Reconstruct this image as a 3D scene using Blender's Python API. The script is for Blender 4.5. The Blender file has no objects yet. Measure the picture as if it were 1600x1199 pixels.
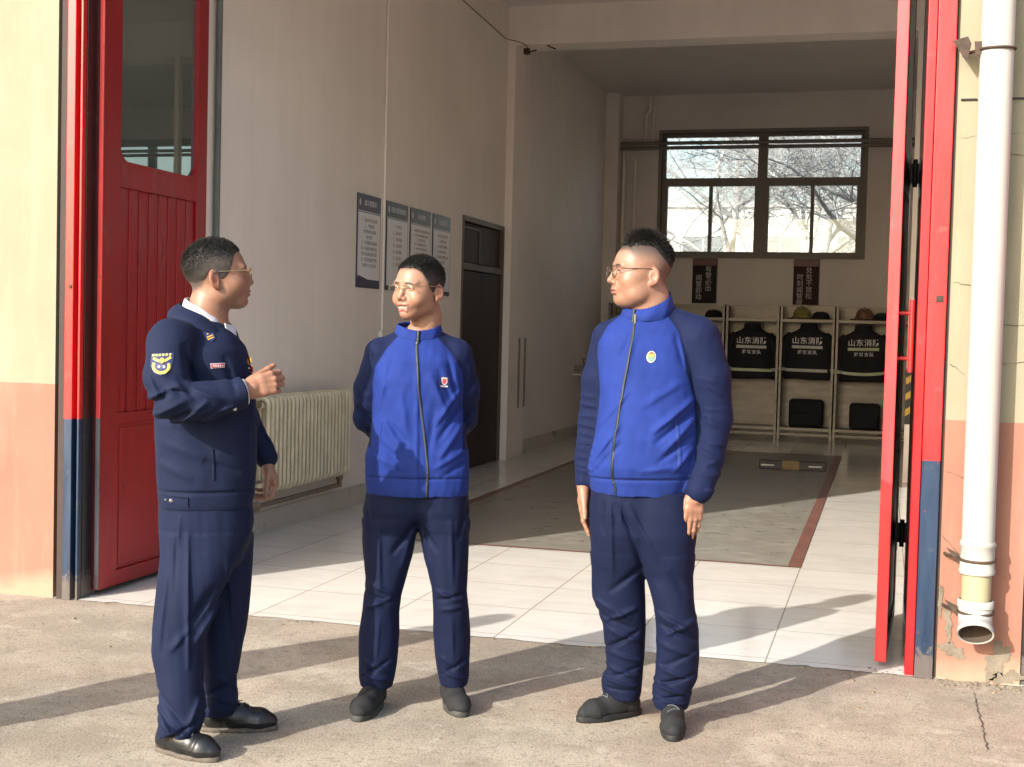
import bpy, bmesh, math, random
import numpy as np
from mathutils import Vector, Matrix, noise as mnoise
from mathutils.bvhtree import BVHTree
PI = math.pi
D = bpy.data
scn = bpy.context.scene
C = scn.collection
rnd = random.Random(7)

# ---------------------------------------------------------------- camera, sky, sun, exposure
def camera():
    yaw, pitch, roll, fpx = 0.27633, -0.04025, 0.02478, 2050.0
    cy, sy = math.cos(yaw), math.sin(yaw)
    f = Vector((-sy*math.cos(pitch), cy*math.cos(pitch), math.sin(pitch)))
    r = Vector((cy, sy, 0)); u = r.cross(f)
    c, s = math.cos(roll), math.sin(roll)
    r2 = c*r + s*u; u2 = -s*r + c*u
    cam = D.cameras.new('camera'); o = D.objects.new('camera', cam); C.objects.link(o)
    m = Matrix((r2, u2, -f)).transposed().to_4x4(); m.translation = (0, 0, 1.45)
    o.matrix_world = m
    cam.sensor_width = 36; cam.lens = 36*fpx/1600; cam.clip_end = 2000; cam.clip_start = .05
    scn.camera = o
camera()
SUN_TRAVEL = Vector((0.485, 0.875, -0.507)).normalized()
w = D.worlds.new('World'); scn.world = w; w.use_nodes = True
nt = w.node_tree; bgn = nt.nodes['Background']
sky = nt.nodes.new('ShaderNodeTexSky'); sky.sky_type = 'NISHITA'; sky.sun_disc = False
sky.sun_elevation = math.radians(27); sky.sun_rotation = math.atan2(-0.485, -0.875)
sky.air_density = 1.2; sky.dust_density = 3.0
nt.links.new(sky.outputs[0], bgn.inputs[0]); bgn.inputs[1].default_value = 0.15
sl = D.lights.new('sun', 'SUN'); so = D.objects.new('sun', sl); C.objects.link(so)
sl.energy = 3.1; sl.angle = math.radians(0.55); sl.color = (1.0, 0.95, 0.89)
so.rotation_euler = SUN_TRAVEL.to_track_quat('-Z', 'Y').to_euler()
scn.view_settings.view_transform = 'Standard'; scn.view_settings.look = 'None'
scn.view_settings.exposure = 1.5; scn.view_settings.gamma = 1
scn.view_settings.use_curve_mapping = False

# ---------------------------------------------------------------- materials
def _n(nt, t, **k):
    n = nt.nodes.new(t)
    for a, b in k.items(): setattr(n, a, b)
    return n
def _math(nt, op, a, b=None, clamp=False):
    n = _n(nt, 'ShaderNodeMath', operation=op, use_clamp=clamp)
    for i, v in enumerate((a, b)):
        if v is None: continue
        if isinstance(v, (int, float)): n.inputs[i].default_value = v
        else: nt.links.new(v, n.inputs[i])
    return n.outputs[0]
def _mix(nt, fac, a, b):
    n = _n(nt, 'ShaderNodeMix', data_type='RGBA')
    if isinstance(fac, (int, float)): n.inputs[0].default_value = fac
    else: nt.links.new(fac, n.inputs[0])
    for i, v in ((6, a), (7, b)):
        if isinstance(v, tuple): n.inputs[i].default_value = (*v[:3], 1)
        else: nt.links.new(v, n.inputs[i])
    return n.outputs[2]
def _noise(nt, vec, scale, detail=4, rough=.55, dist=0):
    n = _n(nt, 'ShaderNodeTexNoise'); n.inputs['Scale'].default_value = scale
    n.inputs['Detail'].default_value = detail; n.inputs['Roughness'].default_value = rough
    n.inputs['Distortion'].default_value = dist
    if vec is not None: nt.links.new(vec, n.inputs['Vector'])
    return n.outputs['Fac']
def _ramp(nt, fac, stops):
    n = _n(nt, 'ShaderNodeValToRGB'); cr = n.color_ramp
    while len(cr.elements) < len(stops): cr.elements.new(.5)
    for e, (p, c) in zip(cr.elements, stops):
        e.position = p; e.color = (*c, 1) if isinstance(c, tuple) else (c, c, c, 1)
    nt.links.new(fac, n.inputs[0]); return n.outputs[0]
def _vec(nt, kind='Object', scale=None):
    if kind == 'World': v = _n(nt, 'ShaderNodeNewGeometry').outputs['Position']
    else: v = _n(nt, 'ShaderNodeTexCoord').outputs[kind]
    if scale:
        m = _n(nt, 'ShaderNodeMapping'); m.inputs['Scale'].default_value = scale
        nt.links.new(v, m.inputs['Vector']); v = m.outputs[0]
    return v
def newmat(name):
    m = D.materials.new(name); m.use_nodes = True
    return m, m.node_tree, m.node_tree.nodes['Principled BSDF']
def _bump(nt, b, h, strength=.3, dist=.01):
    n = _n(nt, 'ShaderNodeBump'); n.inputs['Strength'].default_value = strength
    n.inputs['Distance'].default_value = dist
    nt.links.new(h, n.inputs['Height']); nt.links.new(n.outputs[0], b.inputs['Normal'])
def pmat(name, col, rough=.6, var=.18, scale=6, bump=None, metal=0, spec=None, coat=0, coords='Object', stretch=None, rvar=.1):
    m, nt, b = newmat(name)
    v = _vec(nt, coords, stretch)
    f = _noise(nt, v, scale, 5, .6)
    lo = tuple(c*(1-var) for c in col); hi = tuple(min(1, c*(1+var)) for c in col)
    nt.links.new(_ramp(nt, f, [(.3, lo), (.7, hi)]), b.inputs['Base Color'])
    nt.links.new(_math(nt, 'ADD', _math(nt, 'MULTIPLY', f, rvar*2), rough-rvar, True), b.inputs['Roughness'])
    b.inputs['Metallic'].default_value = metal
    if spec is not None: b.inputs['Specular IOR Level'].default_value = spec
    if coat: b.inputs['Coat Weight'].default_value = coat; b.inputs['Coat Roughness'].default_value = .15
    if bump: _bump(nt, b, _noise(nt, v, bump[0], 6, .65), bump[1], .005)
    return m

def ground_mat():
    m, nt, b = newmat('weathered_concrete'); v = _vec(nt, 'World')
    big = _noise(nt, v, .7, 6, .62, .5); med = _noise(nt, v, 3.2, 7, .72, .3)
    fine = _noise(nt, v, 120, 3, .75); sm = _noise(nt, v, 26, 4, .7)
    c = _ramp(nt, big, [(.34, (.215, .178, .135)), (.5, (.29, .25, .19)), (.66, (.37, .325, .255))])
    c = _mix(nt, _ramp(nt, med, [(.40, .7), (.56, 0.)]), c, (.20, .168, .125))
    c = _mix(nt, _ramp(nt, _noise(nt, v, 5.5, 6, .7, .8), [(.56, 0.), (.66, .55)]), c, (.42, .375, .30))
    c = _mix(nt, _ramp(nt, _noise(nt, v, 1.1, 3, .5), [(.5, 0.), (.68, .4)]), c, (.33, .225, .17))
    c = _mix(nt, _ramp(nt, _noise(nt, v, 2.1, 6, .65, .6), [(.56, 0.), (.68, .4)]), c, (.13, .125, .087))
    c = _mix(nt, _ramp(nt, sm, [(.36, .5), (.46, 0.)]), c, (.11, .088, .065))
    c = _mix(nt, _ramp(nt, fine, [(.38, .85), (.49, 0.)]), c, (.11, .088, .065))
    c = _mix(nt, _ramp(nt, fine, [(.57, 0.), (.67, .8)]), c, (.37, .32, .255))
    spots = _ramp(nt, _noise(nt, v, 14, 2, .5), [(.74, 0.), (.77, .7)])
    c = _mix(nt, spots, c, (.09, .075, .055))
    nt.links.new(c, b.inputs['Base Color']); b.inputs['Roughness'].default_value = .9
    _bump(nt, b, _math(nt, 'ADD', _math(nt, 'MULTIPLY', fine, .5), _math(nt, 'MULTIPLY', med, 1.5)), .22, .006); return m
def tile_mat():
    m, nt, b = newmat('glossy_floor_tile'); v = _vec(nt, 'World')
    mp = _n(nt, 'ShaderNodeMapping'); mp.inputs['Location'].default_value = (.464+.002, -5.955, 0)
    nt.links.new(v, mp.inputs['Vector'])
    br = _n(nt, 'ShaderNodeTexBrick'); br.offset = .0; br.squash = 1
    for k, x in (('Scale', 1), ('Mortar Size', .0035), ('Mortar Smooth', .1), ('Brick Width', .63), ('Row Height', .6)):
        br.inputs[k].default_value = x
    nt.links.new(mp.outputs[0], br.inputs['Vector'])
    br.inputs['Color1'].default_value = (.64, .622, .582, 1); br.inputs['Color2'].default_value = (.60, .582, .542, 1)
    br.inputs['Mortar'].default_value = (.30, .25, .20, 1)
    st = _vec(nt, 'World', (1.2, 9, 1))
    vein = _ramp(nt, _noise(nt, st, 1.6, 6, .6, .3), [(.35, (.96, .94, .91)), (.65, (1.03, 1.02, 1.0))])
    mx = _n(nt, 'ShaderNodeMix', data_type='RGBA', blend_type='MULTIPLY'); mx.inputs[0].default_value = 1
    nt.links.new(br.outputs['Color'], mx.inputs[6]); nt.links.new(vein, mx.inputs[7])
    dirt = _ramp(nt, _noise(nt, v, 2.4, 6, .7, .5), [(.5, 0.), (.75, .3)])
    c = _mix(nt, dirt, mx.outputs[2], (.36, .31, .25))
    nt.links.new(c, b.inputs['Base Color'])
    r = _ramp(nt, _noise(nt, _vec(nt, 'World', (1, 5, 1)), 3, 5, .7), [(.3, .07), (.7, .17)])
    nt.links.new(r, b.inputs['Roughness'])
    _bump(nt, b, _noise(nt, _vec(nt, 'World', (1, 4, 1)), 5, 3, .5), .08, .004)
    return m
def granite_mat():
    m, nt, b = newmat('rough_granite_paving'); v = _vec(nt, 'World', (1, 2.2, 1))
    f = _noise(nt, v, 5.5, 7, .72, .5); g = _noise(nt, _vec(nt, 'World'), 1.1, 4, .6)
    c = _ramp(nt, f, [(.33, (.16, .148, .125)), (.5, (.215, .20, .168)), (.66, (.30, .28, .24))])
    c = _mix(nt, _ramp(nt, g, [(.4, .35), (.6, 0.)]), c, (.15, .125, .10))
    br = _n(nt, 'ShaderNodeTexBrick'); br.offset = 0
    for k, x in (('Scale', 1), ('Mortar Size', .004), ('Brick Width', 1.2), ('Row Height', .6)): br.inputs[k].default_value = x
    nt.links.new(_vec(nt, 'World'), br.inputs['Vector'])
    c = _mix(nt, _math(nt, 'MULTIPLY', br.outputs['Fac'], .35), c, (.09, .07, .055))
    nt.links.new(c, b.inputs['Base Color'])
    nt.links.new(_ramp(nt, f, [(.3, .24), (.7, .42)]), b.inputs['Roughness'])
    _bump(nt, b, f, .2, .006); return m
def facade_mat():
    m, nt, b = newmat('painted_render_two_tone'); v = _vec(nt, 'World')
    sep = _n(nt, 'ShaderNodeSeparateXYZ'); nt.links.new(v, sep.inputs[0]); z = sep.outputs[2]
    w_ = _noise(nt, v, 7, 3, .6)
    edge = _math(nt, 'GREATER_THAN', z, _math(nt, 'ADD', _math(nt, 'MULTIPLY', w_, .008), 1.112)) if False else None
    lvl = _math(nt, 'ADD', z, _math(nt, 'MULTIPLY', w_, .01))
    top = _math(nt, 'GREATER_THAN', lvl, 1.12)
    n1 = _noise(nt, v, 2.2, 6, .65); n2 = _noise(nt, _vec(nt, 'World', (1, 1, .12)), 9, 4, .6)
    yel = _ramp(nt, n1, [(.3, (.20, .182, .122)), (.7, (.23, .21, .145))])
    pnk = _ramp(nt, n1, [(.3, (.215, .096, .064)), (.7, (.25, .118, .080))])
    c = _mix(nt, top, pnk, yel)
    c = _mix(nt, _ramp(nt, n2, [(.5, 0.), (.8, .22)]), c, (.42, .33, .23))
    # soiling along the foot of the wall and flaked patches
    foot = _math(nt, 'SUBTRACT', _math(nt, 'ADD', .34, _math(nt, 'MULTIPLY', n1, -.42)), z)
    fm = _math(nt, 'MULTIPLY', foot, 9, True)
    c = _mix(nt, _math(nt, 'MULTIPLY', fm, .75), c, (.33, .22, .15))
    nt.links.new(c, b.inputs['Base Color']); b.inputs['Roughness'].default_value = .85
    h = _math(nt, 'ADD', _noise(nt, v, 14, 5, .6), _math(nt, 'MULTIPLY', _noise(nt, v, 160, 2, .5), .25))
    _bump(nt, b, h, .28, .008); return m
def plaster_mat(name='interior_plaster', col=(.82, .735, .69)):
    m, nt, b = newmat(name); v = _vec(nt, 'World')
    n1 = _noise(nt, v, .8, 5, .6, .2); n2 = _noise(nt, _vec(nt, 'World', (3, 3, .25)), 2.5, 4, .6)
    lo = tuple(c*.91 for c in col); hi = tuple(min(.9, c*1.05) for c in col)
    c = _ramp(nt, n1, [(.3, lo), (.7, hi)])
    c = _mix(nt, _ramp(nt, n2, [(.4, .06), (.6, 0.)]), c, (.46, .37, .31))
    sep = _n(nt, 'ShaderNodeSeparateXYZ'); nt.links.new(v, sep.inputs[0])
    low = _math(nt, 'MULTIPLY', _math(nt, 'SUBTRACT', _math(nt, 'ADD', .5, _math(nt, 'MULTIPLY', n1, -.5)), sep.outputs[2]), 3, True)
    c = _mix(nt, _math(nt, 'MULTIPLY', low, .25), c, (.33, .27, .22))
    nt.links.new(c, b.inputs['Base Color']); b.inputs['Roughness'].default_value = .8
    _bump(nt, b, _noise(nt, v, 6, 6, .6), .2, .01); return m
def door_paint(name, two=True, red=(.62, .012, .014), blue=(.008, .026, .060)):
    m, nt, b = newmat(name); v = _vec(nt, 'World')
    n1 = _noise(nt, _vec(nt, 'World', (6, 6, .8)), 3, 5, .6)
    c = _ramp(nt, n1, [(.3, tuple(x*.82 for x in red)), (.7, tuple(x*1.12 for x in red))])
    if two:
        sep = _n(nt, 'ShaderNodeSeparateXYZ'); nt.links.new(v, sep.inputs[0])
        low = _math(nt, 'LESS_THAN', sep.outputs[2], .94)
        c = _mix(nt, low, c, _ramp(nt, n1, [(.3, tuple(x*.75 for x in blue)), (.7, tuple(x*1.3 for x in blue))]))
        foot = _math(nt, 'MULTIPLY', _math(nt, 'SUBTRACT', _math(nt, 'MULTIPLY', _noise(nt, v, 45, 4, .7), .28), sep.outputs[2]), 25, True)
        c = _mix(nt, _math(nt, 'MULTIPLY', foot, .9), c, (.10, .085, .075))
    c = _mix(nt, _ramp(nt, _noise(nt, _vec(nt, 'World', (9, 9, .5)), 4, 6, .7), [(.48, 0.), (.72, .38)]), c, (.045, .022, .022) if two else tuple(x*.45 for x in red))
    c = _mix(nt, _ramp(nt, _noise(nt, v, 11, 5, .7), [(.60, 0.), (.72, .30)]), c, (.14, .10, .09))
    chips = _ramp(nt, _noise(nt, v, 38, 3, .6), [(.70, 0.), (.74, .8)])
    c = _mix(nt, chips, c, (.16, .03, .025))
    nt.links.new(c, b.inputs['Base Color'])
    nt.links.new(_ramp(nt, n1, [(.3, .26), (.7, .42)]), b.inputs['Roughness'])
    _bump(nt, b, _noise(nt, _vec(nt, 'World', (8, 8, 2)), 9, 4, .6), .12, .004); return m
def glass_mat(name='door_glass', tint=(.52, .58, .53), alpha=.35, refl=.13):
    m, nt, b = newmat(name); out = nt.nodes['Material Output']
    tr = _n(nt, 'ShaderNodeBsdfTransparent'); tr.inputs[0].default_value = (*tint, 1)
    gl = _n(nt, 'ShaderNodeBsdfGlossy'); gl.inputs['Roughness'].default_value = .01
    gl.inputs['Color'].default_value = (.95, .97, .95, 1)
    df = _n(nt, 'ShaderNodeBsdfDiffuse'); df.inputs[0].default_value = (.20, .22, .19, 1)
    mx0 = _n(nt, 'ShaderNodeMixShader'); mx0.inputs[0].default_value = alpha
    nt.links.new(tr.outputs[0], mx0.inputs[1]); nt.links.new(df.outputs[0], mx0.inputs[2])
    lw = _n(nt, 'ShaderNodeLayerWeight')
    mx = _n(nt, 'ShaderNodeMixShader')
    nt.links.new(_math(nt, 'ADD', refl, _math(nt, 'MULTIPLY', _math(nt, 'POWER', lw.outputs['Facing'], 4.0), .95), True), mx.inputs[0])
    nt.links.new(mx0.outputs[0], mx.inputs[1]); nt.links.new(gl.outputs[0], mx.inputs[2])
    nt.links.new(mx.outputs[0], out.inputs['Surface']); nt.nodes.remove(b); return m

M = dict(
    ground=ground_mat(), tile=tile_mat(), granite=granite_mat(), facade=facade_mat(),
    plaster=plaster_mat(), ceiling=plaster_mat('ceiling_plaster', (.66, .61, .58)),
    plaster_far=plaster_mat('shaded_far_plaster', (.70, .64, .60)), plaster_mid=plaster_mat('shaded_mid_plaster', (.79, .72, .68)),  # darker plaster copies: shade deep in the bay put into the wall colour
    skirting=pmat('skirting_tile', (.50, .45, .40), .3, .1, 3, coords='World'),
    brown_strip=pmat('brown_strip_tile', (.155, .065, .045), .35, .25, 5, coords='World'),
    paint=door_paint('red_and_blue_door_paint'), red=door_paint('red_door_paint', False, (.28, .006, .010)),
    black=pmat('black_rubber', (.012, .012, .014), .55, .2, 20),
    gap=pmat('dark_sealant', (.03, .018, .014), .8, .3, 20),
    glass=glass_mat(), wglass=glass_mat('window_glass', (.96, .98, .97), .02, .04),
    pvc=pmat('weathered_white_plastic', (.34, .335, .305), .5, .10, 3, stretch=(1, 1, .3)),
    pvc_yellow=pmat('yellowed_plastic', (.28, .25, .15), .5, .14, 8, stretch=(1, 1, .25)),
    rust=pmat('rusty_iron', (.045, .026, .016), .8, .5, 30, (60, .5)),
    steel=pmat('brushed_steel', (.155, .136, .117), .38, .4, 2.2, metal=.6, stretch=(1, 1, 4)),
    winframe=pmat('brown_window_frame', (.19, .17, .15), .5, .12, 6),
    iron=pmat('cream_radiator_paint', (.56, .48, .34), .42, .16, 7),
    oldpipe=pmat('old_painted_pipe', (.22, .165, .125), .55, .35, 14, (40, .3)),
    wood=pmat('dark_brown_door_wood', (.022, .009, .006), .6, .35, 4, stretch=(8, 8, .7)),
    doorframe=pmat('brown_door_frame', (.085, .062, .050), .5, .12, 6),
    white=pmat('white_paint', (.72, .70, .66), .5, .05, 6),
    greypipe=pmat('green_grey_conduit', (.14, .155, .14), .4, .2, 6),
    board=pmat('poster_paper', (.72, .69, .72), .45, .04, 6),
    navyboard=pmat('poster_navy', (.035, .03, .075), .35, .15, 6),
    greyboard=pmat('poster_slate', (.040, .046, .070), .35, .15, 6),
    ink=pmat('print_ink', (.10, .07, .11), .6, .1, 6), inkred=pmat('red_brown_ink', (.27, .10, .09), .6, .1, 6),
    letter=pmat('white_lettering', (.72, .70, .72), .5, .03, 6),
    dullletter=pmat('grey_lettering', (.55, .50, .51), .5, .05, 6),
    signdark=pmat('near_black_sign', (.010, .008, .013), .8, .2, 6), signred=pmat('dark_maroon_sign', (.035, .008, .010), .8, .2, 6),
    signtop=pmat('maroon_sign_band', (.11, .02, .02), .4, .2, 6),
    turnout=pmat('black_turnout_fabric', (.010, .010, .014), .85, .3, 25, (90, .4)),
    reflect=pmat('lime_silver_reflective_tape', (.52, .56, .34), .4, .12, 12),
    reflect2=pmat('silver_reflective_tape', (.50, .50, .46), .35, .12, 12),
    helmet_y=pmat('olive_yellow_helmet', (.20, .17, .035), .35, .25, 8), helmet_b=pmat('brown_orange_helmet', (.17, .08, .04), .35, .3, 8),
    stopper=pmat('black_rubber_stop', (.035, .03, .028), .6, .3, 20), stop_yellow=pmat('faded_yellow_rubber', (.16, .10, .03), .6, .4, 20), hazard=pmat('hazard_yellow', (.55, .33, .035), .5, .15, 12),
    far_wall=pmat('pale_rendered_wall', (.60, .61, .58), .85, .06, 1), far_glass=pmat('far_window_pane', (.16, .19, .20), .25, .1, 2),
    bark=pmat('grey_brown_bark', (.36, .36, .36), .85, .3, 6),
    crumb=pmat('crumbled_mortar', (.15, .125, .092), .95, .3, 18, (50, .6)),
    litter=pmat('dry_leaf_bits', (.20, .15, .09), .9, .5, 30),
    crack=pmat('dark_crack', (.05, .035, .025), .95, .3, 30),
)

# ---------------------------------------------------------------- mesh helpers
class MB:
    def __init__(s): s.bm = bmesh.new()
    def box(s, x0, x1, y0, y1, z0, z1, mi=0):
        vs = [s.bm.verts.new(p) for p in ((x0,y0,z0),(x1,y0,z0),(x1,y1,z0),(x0,y1,z0),(x0,y0,z1),(x1,y0,z1),(x1,y1,z1),(x0,y1,z1))]
        for f in ((3,2,1,0),(4,5,6,7),(0,1,5,4),(1,2,6,5),(2,3,7,6),(3,0,4,7)):
            s.bm.faces.new([vs[i] for i in f]).material_index = mi
        return vs
    def quad(s, pts, mi=0):
        f = s.bm.faces.new([s.bm.verts.new(p) for p in pts]); f.material_index = mi
    def tube(s, pts, r, n=8, caps=True, mi=0):
        pts = [Vector(p) for p in pts]; rs = r if hasattr(r, '__len__') else [r]*len(pts)
        rings = []; ref = None
        for i, p in enumerate(pts):
            t = (pts[min(i+1, len(pts)-1)]-pts[max(i-1, 0)]).normalized()
            if ref is None: ref = t.orthogonal().normalized()
            ref = (ref - t*ref.dot(t)).normalized(); b = t.cross(ref)
            rings.append([s.bm.verts.new(p+(ref*math.cos(2*PI*k/n)+b*math.sin(2*PI*k/n))*rs[i]) for k in range(n)])
        for a, b in zip(rings, rings[1:]):
            for k in range(n):
                f = s.bm.faces.new((a[k], a[(k+1)%n], b[(k+1)%n], b[k])); f.smooth = True; f.material_index = mi
        if caps:
            for rg, rev in ((rings[0], True), (rings[-1], False)):
                vs = [s.bm.verts.new(v.co) for v in rg]; s.bm.faces.new(vs[::-1] if rev else vs).material_index = mi
    def prism(s, pts, axis, a0, a1, mi=0, smooth=False):
        """pts: 2D outline; axis 'x','y','z' extruded from a0 to a1 (2D coords are the other two axes in order)"""
        def P(p, a): return {'x': (a, p[0], p[1]), 'y': (p[0], a, p[1]), 'z': (p[0], p[1], a)}[axis]
        A = [s.bm.verts.new(P(p, a0)) for p in pts]; B = [s.bm.verts.new(P(p, a1)) for p in pts]
        n = len(pts)
        for f in [A[::-1], B]: s.bm.faces.new(f).material_index = mi
        for i in range(n):
            f = s.bm.faces.new((A[i], A[(i+1)%n], B[(i+1)%n], B[i])); f.material_index = mi; f.smooth = smooth
    def grid(s, P, nu, nv, closeu=False, mi=0, smooth=True):
        V = [[s.bm.verts.new(P(i, j)) for j in range(nv)] for i in range(nu)]
        for i in range(nu if closeu else nu-1):
            for j in range(nv-1):
                f = s.bm.faces.new((V[i][j], V[(i+1)%nu][j], V[(i+1)%nu][j+1], V[i][j+1])); f.smooth = smooth; f.material_index = mi
        return V
    def build(s, name, mats, parent=None, bevel=0, loc=None, recalc=True):
        if recalc: bmesh.ops.recalc_face_normals(s.bm, faces=s.bm.faces)
        me = D.meshes.new(name); s.bm.to_mesh(me); s.bm.free()
        for m in (mats if isinstance(mats, (list, tuple)) else [mats]): me.materials.append(m)
        o = D.objects.new(name, me); C.objects.link(o)
        if parent: o.parent = parent
        if loc: o.location = loc
        if bevel:
            b = o.modifiers.new('bevel', 'BEVEL'); b.width = bevel; b.segments = 2; b.limit_method = 'ANGLE'
        return o
def box(name, x0, x1, y0, y1, z0, z1, m, parent=None, bevel=0):
    b = MB(); b.box(x0, x1, y0, y1, z0, z1); return b.build(name, m, parent, bevel)
def thing(name, label, cat, loc=(0,0,0), rz=0, group=None):
    o = D.objects.new(name, None); C.objects.link(o); o.location = loc; o.rotation_euler = (0, 0, rz)
    return tag(o, label, cat, group)
def tag(o, label, cat, group=None):
    o['label'] = label; o['category'] = cat
    if group: o['group'] = group
    return o
def struct(o): o['kind'] = 'structure'; return o
def kids(o): return [c for c in D.objects if c.parent == o]
def copy_tree(o, parent=None):
    c = o.copy(); C.objects.link(c); c.parent = parent
    for ch in kids(o): copy_tree(ch, c)
    return c
def text_obj(name, body, size, mat, parent, mtx, extrude=.0006, space=1.0, bold=0.0):
    cu = D.curves.new(name, 'FONT'); cu.body = body; cu.size = size; cu.align_x = 'CENTER'; cu.align_y = 'CENTER'
    cu.extrude = extrude; cu.space_character = space; cu.offset = bold; cu.resolution_u = 2
    t = D.objects.new(name, cu); C.objects.link(t)
    bpy.context.view_layer.update()
    me = D.meshes.new_from_object(t.evaluated_get(bpy.context.evaluated_depsgraph_get()))
    D.objects.remove(t); D.curves.remove(cu)
    me.materials.clear(); me.materials.append(mat)
    o = D.objects.new(name, me); C.objects.link(o); o.parent = parent; o.matrix_local = mtx
    return o
def face_mtx(p, normal, up=(0, 0, 1)):
    n = Vector(normal).normalized(); u = Vector(up); x = u.cross(n).normalized(); y = n.cross(x)
    m = Matrix((x, y, n)).transposed().to_4x4(); m.translation = p; return m
# ================================================================ the setting
XL = -4.12; YF = 5.88; YB = 19.6; ZC = 5.02
# ground and floors
b = MB(); b.quad([(-150,-150,0),(150,-150,0),(150,150,0),(-150,150,0)]); o = struct(b.build('ground', M['ground']))
b = MB()   # tile floor with a slightly ragged mortar edge at the doorway
r_ = random.Random(3); front = []
x = XL
while x < 9.2:
    front.append((x, YF-.005+r_.uniform(-.008, .012)+(.03 if r_.random() < .06 else 0))); x += r_.uniform(.02, .07)
front.append((9.2, YF))
b.bm.faces.new([b.bm.verts.new((x, y, .004)) for x, y in front+[(9.2, YB), (XL, YB)]])
struct(b.build('floor_tiles', M['tile'], recalc=False))
b = MB(); b.quad([(-3.26,8.42,.008),(-.545,8.42,.008),(-.545,16.52,.008),(-3.26,16.52,.008)]); struct(b.build('floor_paving', M['granite'], recalc=False))
b = MB()
b.quad([(-.545,8.385,.008),(-.463,8.385,.008),(-.463,16.6,.008),(-.545,16.6,.008)])
b.quad([(-3.34,8.385,.008),(-3.26,8.385,.008),(-3.26,16.6,.008),(-3.34,16.6,.008)])
b.quad([(-3.26,8.385,.008),(-.545,8.385,.008),(-.545,8.42,.008),(-3.26,8.42,.008)])
b.quad([(-3.26,16.52,.008),(-.545,16.52,.008),(-.545,16.6,.008),(-3.26,16.6,.008)])
struct(b.build('floor_border_strip', M['brown_strip'], recalc=False))
# building: one thing, parts
bld = thing('fire_station_building', 'fire station with yellow and pink rendered front and open vehicle bay', 'building', (0, YF, 0))
def part(name, m, *boxes, bevel=0):
    b = MB()
    for q in boxes: b.box(*q)
    o = b.build(name, m, bld, bevel); o.location = (0, -YF, 0); return o
FW = M['facade']
part('front_wall', FW, (-16, -4.125, YF, YF+.16, -.02, 6.6), (-4.125, .25, YF, YF+.16, 4.42, 6.6),
     (.255, .595, YF, YF+.16, -.02, 6.6), (.595, 4.9, YF, YF+.16, 4.42, 6.6), (4.9, 12, YF, YF+.16, -.02, 6.6))
P = M['plaster']
part('interior_wall', P, (XL-.25, XL, YF+.16, 12.56, 0, ZC), (XL-.25, XL, 14.04, 14.75, 0, ZC), (XL-.25, XL, 12.56, 14.04, 2.6, ZC),
     (-16, XL-.25, YF+.16, YF+.2, 0, ZC), (XL, 9.2, YF+.162, YF+.2, 4.42, ZC), (.26, .59, YF+.162, YF+.36, 0, 4.42), (4.9, 9.2, YF+.162, YF+.2, 0, 4.42))
wins = [(-3.31, -.38), (2.59, 5.52)]; WZ0, WZ1 = 2.64, 4.45
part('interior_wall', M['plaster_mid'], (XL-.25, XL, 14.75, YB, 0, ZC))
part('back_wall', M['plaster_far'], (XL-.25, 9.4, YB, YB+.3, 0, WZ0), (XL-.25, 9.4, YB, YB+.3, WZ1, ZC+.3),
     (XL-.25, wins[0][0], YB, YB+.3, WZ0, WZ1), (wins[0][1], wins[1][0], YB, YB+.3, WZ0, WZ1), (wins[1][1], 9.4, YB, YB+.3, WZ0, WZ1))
part('side_wall', P, (9.2, 9.4, YF+.2, YB, 0, ZC))
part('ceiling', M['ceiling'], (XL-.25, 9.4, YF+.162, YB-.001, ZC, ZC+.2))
part('roof', FW, (-16, 12, YF+.16, YB+.3, ZC+.32, ZC+.5))
part('ceiling_beam', P, (XL, 9.2, 14.05, 14.4, 4.6, ZC))
part('pilaster', P, (XL, XL+.085, 14.055, 14.75, 0, 4.6-.001))
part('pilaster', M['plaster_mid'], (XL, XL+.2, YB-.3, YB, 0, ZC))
part('skirting', M['skirting'], (XL, XL+.012, YF+.6, 12.5, .004, .158), (XL, XL+.012, 14.76, YB-.31, .004, .158), (XL+.21, 9.2, YB-.012, YB, .004, .158))
# pier column inside between bays, with hazard tape
col_ = part('inner_column', P, (.215, .275, 13.9, 13.98, 0, 4.598))
b = MB(); z = .66
hz = part('column_guard', M['stopper'], (.212, .278, 13.892, 13.9, .60, 1.16))
b = MB()
for k in range(3):
    z = .68+k*.16
    b.quad([(.214, 13.889, z), (.276, 13.889, z+.04), (.276, 13.889, z+.11), (.214, 13.889, z+.07)])
o = b.build('hazard_stripe', M['hazard'], bld); o.location = (0, -YF, 0)
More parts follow.
